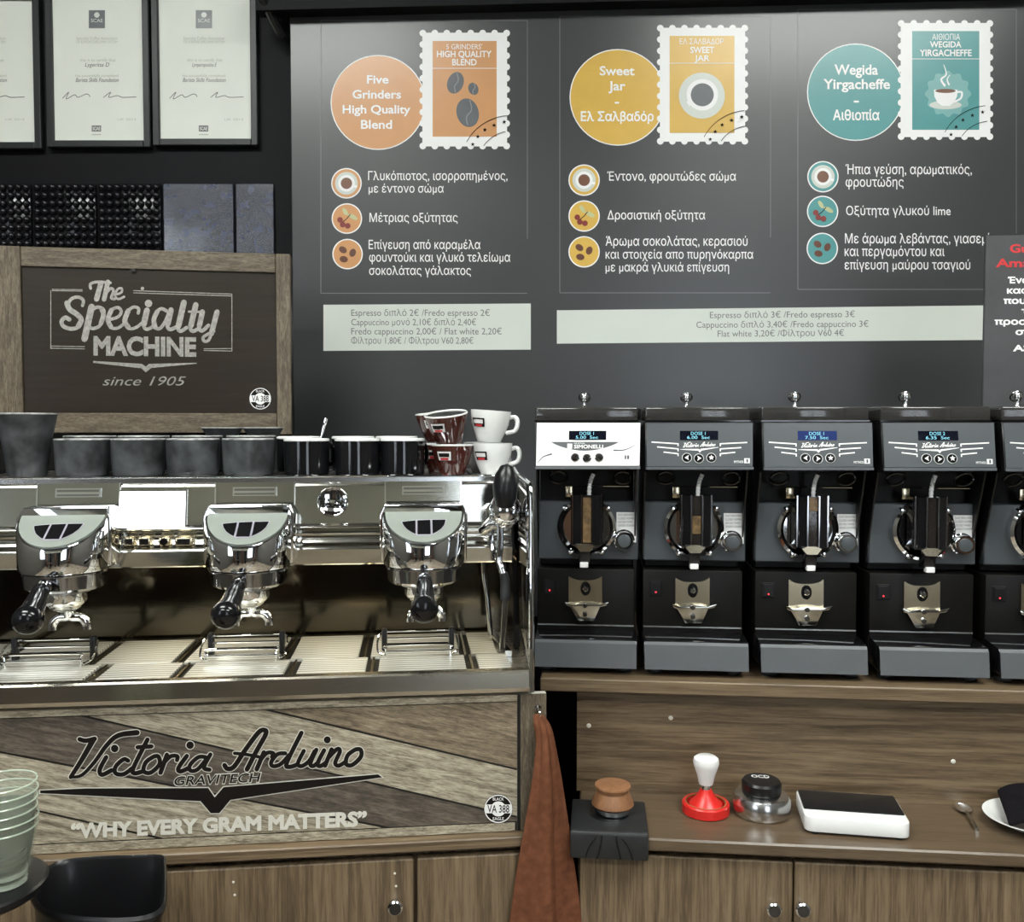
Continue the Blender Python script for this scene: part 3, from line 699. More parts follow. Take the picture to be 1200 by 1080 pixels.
# upper body, profile in y,z
prof = [(.52, .600), (.205, .600), (.199, .590), (.188, .520)]
prof += [(.186 - .005 * math.sin(PI * i / 10), .518 - .010 * i / 10) for i in range(11)]
prof += [(.186 + .006 * math.sin(PI * i / 12), .5075 - .024 * i / 12) for i in range(13)]
prof += [(.184 - .010 * math.sin(PI / 2 * i / 8), .482 - .010 * i / 8) for i in range(9)]
prof += [(.1745, .4705), (.1795, .4455), (.182, .443), (.33, .4525), (.52, .4525)]
part('upper_body', B().prism(prof, XL, -.013, 'x'), 'steel', mach, 20)
def upy(z):                                  # front surface of the upper body at height z
    return .188 + (z - .520) / .070 * .011
cupbed = part('cup_tray', B().box(XL + .01, -.014, .207, .515, .6002, .606, .001, 1), 'steel_b', mach)
part('cup_tray_edge', B().box(XL + .005, -.013, .1985, .2065, .5955, .6058, .001, 1), 'alu', cupbed)
part('cup_rail', B().tube([(XL + .02, .2015, .6075), (-.02, .2015, .6075)], .0018, 8), 'chrome', cupbed)
for i in range(38):
    xg = XL + .03 + i * .026
    if xg > -.03: break
    part('cup_tray_slot', B().box(xg, xg + .006, .212, .50, .606, .6064), 'blackm', cupbed)
# side plate with curved top, and clear guard
side = [(-.004, .246), (.0, .30), (.0, .585), (.008, .600), (.20, .606), (.30, .622), (.42, .652), (.52, .655), (.52, .05), (.034, .05), (.034, .246)]
part('side_plate', B().prism(side, -.0035, .006, 'x', .001), 'chrome_d', mach)
part('side_edge', B().tube([(.001, -.004, .248), (.001, -.002, .32), (.001, -.002, .58), (.001, .006, .601), (.001, .20, .608), (.001, .30, .624), (.001, .42, .654)], .005, 10), 'chrome', mach)
# side inner black lining of the bay
part('bay_lining', B().box(-.011, -.004, .17, .32, .282, .443), 'blackg', mach)
# white screen
a = hit(140, 576, MF, .192); c = hit(217, 617, MF, .188)
def slab(x0, x1, z0, z1, d, lift=0.0):
    y0, y1 = upy(z0), upy(z1); n = d
    return B().add([(x0, y0 - n - lift, z0), (x1, y0 - n - lift, z0), (x1, y1 - n - lift, z1), (x0, y1 - n - lift, z1), (x0, y0 - lift, z0), (x1, y0 - lift, z0), (x1, y1 - lift, z1), (x0, y1 - lift, z1)],
                   [(0, 1, 2, 3), (4, 7, 6, 5), (0, 4, 5, 1), (1, 5, 6, 2), (2, 6, 7, 3), (3, 7, 4, 0)])
sc = part('screen_bezel', slab(a.x - .003, c.x + .003, c.z - .003, a.z + .003, .003), 'chrome_d', mach, 0)
part('screen', slab(a.x, c.x, c.z, a.z, .0012, .0031), 'screen', sc, 0)
for x, wd in ((134.5, 12), (152, 12), (170, 14), (193, 13), (216, 21)):
    p = hit(x, 634, MF, .182); hw = wd / 2 / F * 1.62
    o = part('control_button', B().box(p.x - hw, p.x + hw, .176, .192, p.z - .0078, p.z + .0078, .003, 2), 'brass', mach)
    if x == 193: part('button_face', B().lathe([(0, -.0012), (.0065, -.0012), (.007, 0)], 20, (p.x, .176, p.z), (0, 1, 0)), 'chrome_d', o)
    else: part('button_face', B().box(p.x - hw * .72, p.x + hw * .72, .1747, .1765, p.z - .0052, p.z + .0052, .0006, 1), 'chrome_d', o)
    if x == 134.5:
        part('power_mark', B().torus((p.x, .1742, p.z), .0028, .0006, (0, 1, 0), 20, 6).box(p.x - .0005, p.x + .0005, .1736, .1746, p.z, p.z + .0042), 'white', o)
# round emblem
p = hit(390, 588, MF, .190); zc_ = p.z; yy = upy(p.z)
em = part('emblem', B().lathe([(0, -.004), (.024, -.004), (.027, -.006), (.0285, -.004), (.029, .002)], 48, (p.x, yy, p.z), (0, 1, -.157)), 'chrome', mach)
E1 = on(MF, yy - .0095)
flat('emblem_lettering', text_px('VA 388', 376, 404, 593, 583.5, .02), E1, 'chrome_d', em)
flat('emblem_ring', ring(390, 588, 12.5, 13.5), E1, 'chrome_d', em)
text(em, E1, 'BLACK', 380, 400, 579, 575, 'chrome_d', .02); text(em, E1, 'EAGLE', 380, 400, 603, 599, 'chrome_d', .02)
# service seams and maker plates above each group
def seam(px0, px1):
    a = hit(px0, 563, MF, .196); c = hit(px1, 600, MF, .190)
    return (a.x, c.x)
# groups
GC = {}
for gi, gx in enumerate((62, 285, 497)):
    g0 = hit(gx, 632, MF, .075); X = g0.x; Yc = .125; R = .0745
    GC[gi] = (X, Yc)
    n = 64; top = []; mid = []; bot = []
    def cutz(y): return min(.5555, .494 + (y - .05) * .66)
    b = B(); rows = []
    for k in range(n):
        a = 2 * PI * k / n; x = X + R * math.cos(a); y = Yc + R * math.sin(a)
        rows.append((x, y, a))
    rr = lambda s, z: [(X + (x - X) * s, Yc + (y - Yc) * s, z) for x, y, a in rows]
    ringz = [rr(.90, .4495), rr(.965, .452), rr(1.0, .460)]
    ringz.append([(x, y, max(.4605, cutz(y) - .004)) for x, y, a in rows])
    ringz.append([(X + (x - X) * .975, Yc + (y - Yc) * .975, cutz(Yc + (y - Yc) * .975)) for x, y, a in rows])
    ringz.append([(X + (x - X) * .5, Yc + (y - Yc) * .5, cutz(Yc + (y - Yc) * .5)) for x, y, a in rows])
    vs = [v for r_ in ringz for v in r_]; fs = []
    for i in range(len(ringz) - 1):
        for k in range(n): fs.append((i * n + k, i * n + (k + 1) % n, (i + 1) * n + (k + 1) % n, (i + 1) * n + k))
    fs.append(tuple(range(n - 1, -1, -1)))
    m_ = len(ringz) - 1; vs.append((X, Yc, cutz(Yc))); cidx = len(vs) - 1
    for k in range(n): fs.append((m_ * n + k, m_ * n + (k + 1) % n, cidx))
    b.add(vs, fs)
    gh = part('group_head', b, 'chrome', mach, 30)
    # neck joining the group to the body
    part('group_neck', B().prism([(X - .078, .455), (X + .078, .455), (X + .080, .540), (X + .070, .560), (X - .070, .560), (X - .080, .540)], .125, .200, 'y', .003), 'chrome', gh)
    part('group_collar', B().lathe([(.0, .4486), (.066, .4486), (.068, .446), (.066, .424), (.060, .419), (.0, .419)], 48, (X, Yc, 0)), 'chrome_d', gh)
    # face plate on the slanted cut
    def onface(u, v, lift):                  # u across (-1..1), v depth y
        y = v; z = .494 + (y - .05) * .66; nrm = Vector((0, -.66, 1)).normalized()
        return tuple(Vector((X + u, y, z)) + nrm * lift)
    ysplit = .1395; out = []
    a0 = math.asin((ysplit - Yc) / (R * .93))
    for i in range(33):
        a = PI - a0 + (PI + 2 * a0) * i / 32
        out.append((R * .93 * math.cos(a), Yc + R * .93 * math.sin(a)))
    out = [(u, min(v, ysplit)) for u, v in out]
    fb = B(); nn = len(out)
    fb.add([onface(u, v, .0005) for u, v in out] + [onface(u, v, .0022) for u, v in out], [tuple(range(nn)), tuple(range(nn, 2 * nn))] + [(i, (i + 1) % nn, (i + 1) % nn + nn, i + nn) for i in range(nn)])
    fp = part('face_plate', fb, 'face', gh, 30)
    # three touch keys; outer ones cut by the curve
    yk1, yk0 = .1020, .0720
    keys = [[(-.0390, yk1 - .001), (-.0150, yk1 + .002), (-.0150, yk0 + .001), (-.0215, yk0 + .005), (-.0300, yk0 + .012), (-.0360, yk0 + .021)], [(-.0115, yk1 + .002), (.0115, yk1 + .003), (.0115, yk0), (-.0115, yk0)], [(.0390, yk1 + .003), (.0150, yk1 + .003), (.0150, yk0 + .001), (.0215, yk0 + .005), (.0300, yk0 + .012), (.0360, yk0 + .021)]]
    for q in keys:
        cx = sum(p_[0] for p_ in q) / len(q); cy = sum(p_[1] for p_ in q) / len(q)
        big = [(cx + (u - cx) * 1.13, cy + (v - cy) * 1.12) for u, v in q]; nn = len(q)
        kb = B().add([onface(u, v, .0023) for u, v in big] + [onface(u, v, .0030) for u, v in big], [tuple(range(nn, 2 * nn))] + [(i, (i + 1) % nn, (i + 1) % nn + nn, i + nn) for i in range(nn)])
        kf = part('key_border', kb, 'hairl', gh, 0)
        part('touch_key', B().add([onface(u, v, .0031) for u, v in q] + [onface(u, v, .0036) for u, v in q], [tuple(range(nn, 2 * nn))] + [(i, (i + 1) % nn, (i + 1) % nn + nn, i + nn) for i in range(nn)]), 'blackg', gh, 0)
    # plate on the sloping front above the group, with a recessed maker bar
    pw = .070
    part('cover_plate', slab(X - pw, X + pw, .557, .597, .0025), 'steel', gh, 0)
    for sx in (-1, 1): part('cover_seam', slab(X + sx * (pw + .0015) - .0012, X + sx * (pw + .0015) + .0012, .535, .597, .0032), 'chrome', gh, 0)
    part('maker_bar', slab(X - .040, X + .040, .572, .5885, .0015, .0026), 'chrome', gh, 0)
    part('maker_bar_inset', slab(X - .037, X + .037, .5745, .5775, .0008, .0042), 'chrome_d', gh, 0)
    part('maker_bar_inset', slab(X - .037, X + .037, .582, .5858, .0008, .0042), 'chrome_d', gh, 0)
    # spray outlet under the group
    part('shower_screen', B().lathe([(0, .4188), (.040, .4188), (.040, .412), (0, .412)], 32, (X, Yc, 0)), 'steel_b', gh)
# fold-down cup racks on the tray
for i, (x0, x1) in enumerate(((25, 110), (247, 326), (452, 528))):
    A = hitz(x0, 771, MF, .282); C = hitz(x1, 769, MF, .282); y0 = .118; zt = .282; xa_, xb_ = A.x, C.x
    rk = part('cup_rack', B().tube(smooth_path([(xa_, y0, zt), (xa_, y0, zt + .016), (xa_ + .006, y0, zt + .022), (xb_ - .006, y0, zt + .022), (xb_, y0, zt + .016), (xb_, y0, zt)], 4), .0022, 8), 'chrome', mach)
    for zz, yy in ((.012, y0 - .004), (.021, y0 + .060), (.010, y0 + .060), (.034, y0 + .06)):
        part('rack_wire', B().tube([(xa_ - .004, yy, zt + zz), (xb_ + .004, yy, zt + zz)], .0018, 8), 'chrome', rk)
    for xx, s_ in ((xa_ - .004, -1), (xb_ + .004, 1)):
        part('rack_post', B().box(xx - .005, xx + .005, y0 + .045, y0 + .062, zt, zt + .041, .003, 2), 'blackp', rk)
        part('rack_loop', B().tube(smooth_path([(xx, y0, zt + .005), (xx + s_ * .010, y0 + .01, zt + .008), (xx + s_ * .012, y0 + .03, zt + .022), (xx + s_ * .008, y0 + .05, zt + .033), (xx, y0 + .058, zt + .033)], 4), .0018, 8), 'chrome', rk)
# steam lever and wand
bc = hit(592, 597, MF, .085)
lv = part('steam_lever', B().ball(bc, .0300, 24), 'chrome', mach)
hb = B(); hp = [hit(592, 593, MF, .058), hit(592, 583, MF, .056), hit(592, 570, MF, .058), hit(593, 556, MF, .060), hit(594, 547, MF, .064), hit(594, 544, MF, .066)]
hb.tube([tuple(q) for q in hp], [.0160, .0205, .0225, .0190, .0120, .003], 18)
part('lever_handle', hb, 'blackp', lv)
ar = B().tube(smooth_path([tuple(bc), (bc.x - .006, .12, bc.z - .006), (bc.x - .010, .195, bc.z - .012)], 4), .016, 16)
part('lever_arm', ar, 'chrome', lv)
q0 = hit(571, 618, MF, .13); q1 = hit(588, 612, MF, .095)
part('lever_valve', B().tube([tuple(hit(566, 622, MF, .15)), tuple(hit(580, 612, MF, .12)), tuple(hit(596, 612, MF, .09))], [.010, .014, .011], 14), 'chrome', lv)
wpts = [hit(586, 615, MF, .10), hit(586, 640, MF, .10), hit(584.5, 656, MF, .10), hit(587, 664, MF, .095), hit(591, 676, MF, .09)]
wd = part('steam_wand', B().tube(smooth_path([tuple(q) for q in wpts], 4), .0062, 12), 'chrome', mach)
part('wand_sleeve', B().tube([tuple(hit(x, y, MF, .088)) for x, y in ((590, 671), (592, 680), (592, 690), (592, 691), (592, 702))], [.0072, .0086, .0086, .0094, .0088], 14), 'rubber', wd)
part('wand_tip', B().tube([tuple(hit(592, 700, MF, .088)), tuple(hit(590, 735, MF, .086)), tuple(hit(588, 762, MF, .084))], [.0060, .0056, .0056], 12), 'steel', wd)
part('wand_rear_arm', B().tube([tuple(hit(575, 622, MF, .13)), tuple(hit(578, 645, MF, .12)), tuple(hit(583, 658, MF, .105))], .0050, 10), 'chrome', wd)
part('water_spout', B().tube(smooth_path([tuple(hit(566, 655, MF, .24)), tuple(hit(567, 675, MF, .24)), tuple(hit(571, 700, MF, .235)), tuple(hit(575, 744, MF, .23))], 4), .0052, 12), 'steel', mach)
# work lights under the front edge
for i in range(3):
    X = GC[i][0] + .155
    part('work_light', B().box(X - .06, min(X + .06, -.02), .20, .225, .4445, .4475), 'ledstrip', mach)

# portafilters
pw_lab = ('portafilter with black handle in the leftmost group of the machine', 'portafilter with black handle in the middle group of the machine', 'portafilter with black handle in the right group beside the steam wand')
for gi, (ex, ey, nx_, ny_) in enumerate(((32, 728, 52, 684), (264, 722, 281, 680), (497, 715, 498, 676))):
    X, Yc = GC[gi]
    t = thing('portafilter', pw_lab[gi], 'portafilter', MF @ Matrix.Translation((X, Yc, .39)), 'portafilters in the machine')
    O = Vector((X, Yc, .39)); L = lambda v: tuple(Vector(v) - O)
    part('filter_ring', B().lathe([(.030, .0), (.0335, .004), (.0355, .010), (.0355, .0285), (.030, .0285)], 40, (0, 0, 0), close=True), 'chrome', t)
    part('basket', B().lathe([(0, -.012), (.018, -.011), (.027, -.004), (.0298, .004), (.0298, .022), (.0275, .022), (.0275, .006), (0, -.008)], 36), 'steel', t)
    n0 = hit(nx_, ny_, MF, Yc - .058); e0 = hit(ex, ey, MF, -.030)
    d = (e0 - n0)
    part('neck', B().tube([(0, -.028, .020), L(n0 - d * .15), L(n0 + d * .12)], [.009, .0085, .0075], 14), 'chrome', t)
    part('ferrule', B().tube([L(n0 + d * .06), L(n0 + d * .15)], .0120, 18), 'chrome', t)
    hp = [n0 + d * s_ for s_ in (.14, .18, .35, .55, .75, .88, .97, 1.06, 1.12, 1.155)]
    part('handle', B().tube([L(q) for q in hp], [.011, .0135, .0150, .0165, .0185, .0225, .0240, .0215, .0140, .003], 22), 'blackh', t)
    so = B().tube(smooth_path([(.004, .0, -.010), (.006, .004, -.022), (.022, .006, -.024), (.032, .006, -.034), (.033, .006, -.046)], 4), [.008] * 5 + [.0085] * 4 + [.008] * 4 + [.0075] * 4, 14)
    part('spout', so, 'chrome', t)
    part('spout', B().tube(smooth_path([(.004, .0, -.010), (.002, .004, -.022), (-.014, .006, -.024), (-.024, .006, -.034), (-.025, .006, -.046)], 4), .0078, 14), 'chrome', t)

# ------------------------------------------------------------------ printed front board of the machine
YF = .010
bn = thing('front_board', 'wood print front board under the machine with black script lettering', 'sign board', MF)
bL = -1.02
zb, zt = .0015, .2395
bx = hit(606, 900, MF, YF).x; bx2 = hit(640, 900, MF, YF).x
part('backing', B().box(bL, bx2, YF + .001, YF + .015, zb, zt), 'cream', bn)
K0 = on(MF, YF)
def zat(px, py): return hit(px, py, MF, YF).z
# slanted printed planks
inz0, inz1 = zat(300, 976.5), zat(300, 832.5)
def clip(poly, a, bq, cq):        # keep a*x+b*z<=c
    out = []
    for i in range(len(poly)):
        p, q = poly[i - 1], poly[i]; fp_, fq = a * p[0] + bq * p[1] - cq, a * q[0] + bq * q[1] - cq
        if fp_ * fq < 0:
            t_ = fp_ / (fp_ - fq); out.append((p[0] + (q[0] - p[0]) * t_, p[1] + (q[1] - p[1]) * t_))
        if fq <= 0: out.append(q)
    return out
ln = []
for (x0, y0), (x1, y1) in (((361, 843), (600, 900)), ((142, 849), (567, 948)), ((0, 881), (210, 922)), ((48, 951), (156, 975))):
    p, q = hit(x0, y0, MF, YF), hit(x1, y1, MF, YF); s_ = (q.z - p.z) / (q.x - p.x); ln.append((s_, p.z - s_ * p.x))
# third line continues right of the lettering
mats_ = ['old_d3', 'old_d1', 'old_d3', 'old_d1', 'old_d1']
mats_ = ['old_d3', 'old_d1', 'old_d2', 'old_d1', 'old_d1']
base = [(bL, inz0), (bx, inz0), (bx, inz1), (bL, inz1)]
for i in range(5):
    poly = base
    if i > 0: s_, c_ = ln[i - 1]; poly = clip(poly, -s_, 1, c_ - .0019)
    if i < 4: s_, c_ = ln[i]; poly = clip(poly, s_, -1, -c_ - .0019)
    if len(poly) < 3: continue
    part('printed_plank', B().prism(poly, YF + .0002, YF + .0008), mats_[i], bn, 0)
part('dark_ground', B().box(bL, bx, YF + .0009, YF + .00095, zb, zt), 'old_gap', bn)
part('top_plank', B().box(bL, bx, YF - .001, YF + .0008, inz1 + .002, zt), 'old_h', bn, 0)
part('bottom_plank', B().box(bL, bx - .004, YF - .001, YF + .0008, zb, inz0 - .002), 'old_h', bn, 0)
part('end_plank', B().box(bx + .006, bx2, YF - .001, YF + .0008, zb, zt), 'old_v', bn, 0)
part('dark_gap', B().box(bx + .0002, bx + .0058, YF - .0005, YF + .0008, zb, zt), 'old_gap', bn, 0)
Q1, Q2, Q3 = on(MF, YF - .0006), on(MF, YF - .0011), on(MF, YF - .0016)
flat('logo_outline', logo_px(2.0), Q1, 'cream', bn); flat('logo_lettering', logo_px(), Q2, 'inkd', bn)
def grow(poly, e):
    cx = sum(p[0] for p in poly) / len(poly); out = []; P = ccw(poly)
    n = len(P)
    for i in range(n):
        a, b_, c = Vector(P[i - 1]), Vector(P[i]), Vector(P[(i + 1) % n])
        n1 = Vector(((b_ - a).y, -(b_ - a).x)).normalized(); n2 = Vector(((c - b_).y, -(c - b_).x)).normalized()
        m_ = (n1 + n2).normalized(); out.append(tuple(b_ + m_ * e / max(.5, m_.dot(n1))))
    return out
flat('swoosh_outline', [grow(SWOOSH, 1.2)], Q1, 'cream', bn); flat('swoosh', [ccw(SWOOSH)], Q2, 'inkd', bn)
flat('subtitle_outline', text_px('GRAVITECH', 202, 304, 921.5, 908.5, .05, .25, 917), Q1, 'cream', bn)
text(bn, Q2, 'GRAVITECH', 203, 303, 920.3, 909.7, 'inkd', .012, .25, yb1=915.8)
text(bn, Q3, '“WHY EVERY GRAM MATTERS”', 83, 430, 982.5, 964.5, 'cream', .05, yb1=968)
def roundel(parent, fr, y, cx, cy, r):
    A_, B_, C_ = on(fr, y), on(fr, y - .0005), on(fr, y - .001)
    d = flat('roundel', [ccw(circle(cx, cy, r, n=40))], A_, 'inkd', parent)
    flat('roundel_ring', ring(cx, cy, r * .90, r * .97), B_, 'white', d)
    flat('roundel_band', [ccw(rect(cx - r * .93, cy - r * .30, cx + r * .93, cy + r * .30)), ccw(circle(cx, cy, r * .52))], B_, 'white', d)
    text(d, C_, 'VA 388', cx - r * .75, cx + r * .75, cy + r * .26, cy - r * .26, 'inkd', .01)
    text(d, B_, 'BLACK', cx - r * .38, cx + r * .38, cy - r * .58, cy - r * .78, 'white', .01)
    text(d, B_, 'EAGLE', cx - r * .38, cx + r * .38, cy + r * .78, cy + r * .58, 'white', .01)
roundel(bn, MF, YF - .0015, 584, 947.5, 17)
ph = hit(630, 829, MF, YF)
part('hole_grommet', B().torus((ph.x, YF - .001, ph.z), .0045, .0016, (0, 1, 0), 20, 8), 'chrome_d', bn)

# towel hook and towel
hk = single('towel_hook', B().tube(smooth_path([(ph.x, YF + .004, ph.z), (ph.x, YF - .012, ph.z + .001), (ph.x + .002, YF - .020, ph.z - .004), (ph.x + .002, YF - .019, ph.z - .010), (ph.x + .002, YF - .012, ph.z - .0085)], 5), .0017, 8), 'chrome', MF, 'small steel hook through the end of the wood print board', 'hook')
rowsT = [(836, 626.5, 633), (845, 625.5, 641), (853, 626, 645.5), (862, 629, 648), (885, 627.5, 652), (907, 625.6, 657), (940, 620, 662), (970, 614, 667), (1003, 608, 671), (1033, 603, 676), (1060, 599.5, 679), (1080, 596.5, 682), (1105, 593, 685), (1135, 590, 689)]
tb = B(); front = []
NX = 44
for yv, xl, xr in [(r[0], r[1], r[2]) for r in rowsT]:
    row = []
    wv = (xr - xl)
    g = min(1, (yv - 836) / 70)
    for k in range(NX):
        u = k / (NX - 1)
        dep = -.016 - .010 * g * math.sin(u * PI) - .0035 * g * math.sin(u * 7.5 + .6 + yv * .003) - .0012 * math.sin(u * 19 + yv * .02)
        if u < .62: dep -= .013 * g * (1 if u < .575 else (.62 - u) / .045)     # front layer folded over the rear one
        pt = hit(xl + wv * u, yv, MF, YF + dep)
        row.append(tuple(pt))
    front.append(row)
tb.grid(front)
tw = part('hanging_towel', tb, 'towel', None, 60); tw.matrix_world = MF
tag(tw, 'rust brown microfibre towel hanging from the hook beside the machine', 'towel')
sm = tw.modifiers.new('thick', 'SOLIDIFY'); sm.thickness = .004; sm.offset = 1
ss = tw.modifiers.new('sub', 'SUBSURF'); ss.levels = 1; ss.render_levels = 1

# ================================================================== SPECIALTY SIGN
YS = 0.0
sg = thing('specialty_sign', 'dark brown sign in a weathered plank frame behind the cups', 'sign', SF)
sl = hit(-60, 400, SF, YS).x; sr = hit(341, 400, SF, YS).x
ztop = hit(342, 298, SF, YS).z; zlow = hit(325, 484, SF, YS).z; zbot = hit(325, 507, SF, YS).z; ztp = hit(325, 320, SF, YS).z
xl = hit(26, 400, SF, YS).x; xr = hit(324, 400, SF, YS).x
stand0 = .607
part('back_box', B().box(sl, sr, .012, .05, stand0, ztop), 'blackm', sg)
part('panel', B().box(xl + .001, xr - .001, .003, .0115, zlow, ztp), 'signface', sg, 0)
part('frame_plank', B().box(sl, xl, -.004, .0115, zbot - .004, ztop, .0015, 1), 'old_v', sg)
part('frame_plank', B().box(xr, sr, -.004, .0115, zbot - .004, ztop, .0015, 1), 'old_v', sg)
part('frame_plank', B().box(xl + .0005, xr - .0005, -.002, .0115, ztp + .0005, ztop, .0015, 1), 'old_b', sg)
part('frame_plank', B().box(xl + .0005, xr - .0005, -.002, .0115, zbot, zlow - .0005, .0015, 1), 'old_b', sg)
S1 = on(SF, .0022)
SP = 5.4545; so_ = (60, 310)
SPEC = [([(200, 262), (205, 228), (172, 207), (125, 222), (110, 268), (150, 312), (190, 350), (178, 395), (130, 410), (80, 395), (66, 362), (90, 338), (116, 350)], (20, 28)),
    ([(100, 245), (118, 285), (165, 318), (192, 352), (172, 395)], 34),
    ([(258, 270), (213, 474)], 42), ([(250, 300), (290, 272), (332, 285), (335, 330), (310, 390), (268, 408), (245, 398)], 22), ([(322, 285), (334, 320), (318, 375)], 30),
    ([(365, 352), (425, 335), (448, 300), (428, 274), (388, 290), (362, 350), (380, 400), (425, 405), (472, 372)], 20), ([(385, 290), (362, 350), (382, 398)], 30),
    ([(556, 310), (558, 280), (522, 272), (482, 310), (470, 370), (500, 408), (545, 400), (590, 365)], 20), ([(492, 295), (470, 360), (495, 402)], 32),
    ([(612, 290), (590, 378), (606, 412), (640, 402), (662, 378)], 22), ([(612, 292), (592, 380)], 38), ([(622, 248)], 48),
    ([(745, 300), (702, 282), (662, 320), (655, 388), (690, 410), (728, 365), (755, 300)], 22), ([(678, 300), (656, 350), (665, 400)], 30), ([(768, 288), (742, 380), (758, 414), (800, 398)], 24), ([(766, 290), (745, 380)], 36),
    ([(850, 240), (812, 390), (826, 425), (866, 402)], 24), ([(848, 242), (814, 390)], 38),
    ([(926, 255), (890, 392), (906, 425), (946, 405)], 24), ([(924, 257), (893, 390)], 36), ([(880, 300), (975, 302)], 14),
    ([(968, 300), (944, 388), (962, 424), (1005, 388)], 24), ([(966, 302), (948, 388)], 34), ([(1060, 300), (1028, 420), (1008, 480), (980, 490), (970, 466), (1000, 445), (1040, 425)], 20), ([(1060, 302), (1024, 440)], 34)]
THE = [([(252, 152), (252, 122), (300, 110), (378, 116)], 18), ([(318, 118), (290, 220)], 34), ([(362, 110), (338, 222)], 30), ([(345, 190), (380, 152), (398, 168), (384, 212), (405, 220)], 18), ([(410, 192), (448, 178), (450, 152), (424, 158), (408, 198), (430, 220), (466, 205)], 15)]
flat('lettering', strokes(THE, SP, so_), S1, 'foil', sg); flat('lettering', strokes(SPEC, SP, so_), S1, 'foil', sg)
text(sg, S1, 'MACHINE', 109.5, 230, 416.5, 393.5, 'foil', .045, yb1=418)
text(sg, S1, 'since 1905', 120, 214, 451.5, 441, 'foil', .0, .45)
q = lambda x, y: (x / SP + so_[0], y / SP + so_[1])
flat('wing_mark', [ccw([q(268, 615), q(580, 634), q(605, 652), q(625, 634), q(930, 627), q(930, 633), q(640, 660), q(605, 688), q(575, 662), q(268, 627)])], S1, 'foil', sg)
fl = []
for l_ in ((5, 158, 200, 160), (5, 166, 200, 169), (525, 166, 1155, 188), (525, 180, 1155, 200), (0, 520, 215, 524), (0, 534, 215, 538), (975, 538, 1155, 536), (975, 548, 1155, 552), (1155, 188, 1155, 554)):
    a, c = q(l_[0], l_[1]), q(l_[2], l_[3]); fl.append(line(a[0], a[1], c[0], c[1], .9))
fl.append(line(59.5, 340, 59.5, 408.5, .9)); fl.append(ccw(circle(*q(583, 152), 2)))
flat('outline_frame', fl, S1, 'foil', sg)
roundel(sg, SF, .0022, 305, 467, 13)
p = hit(156, 317, SF, 0); part('knot', B().lathe([(0, -.0006), (.006, 0)], 12, (p.x, -.002, p.z), (0, 1, 0), sx=1, sy=.7), 'old_gap', sg)

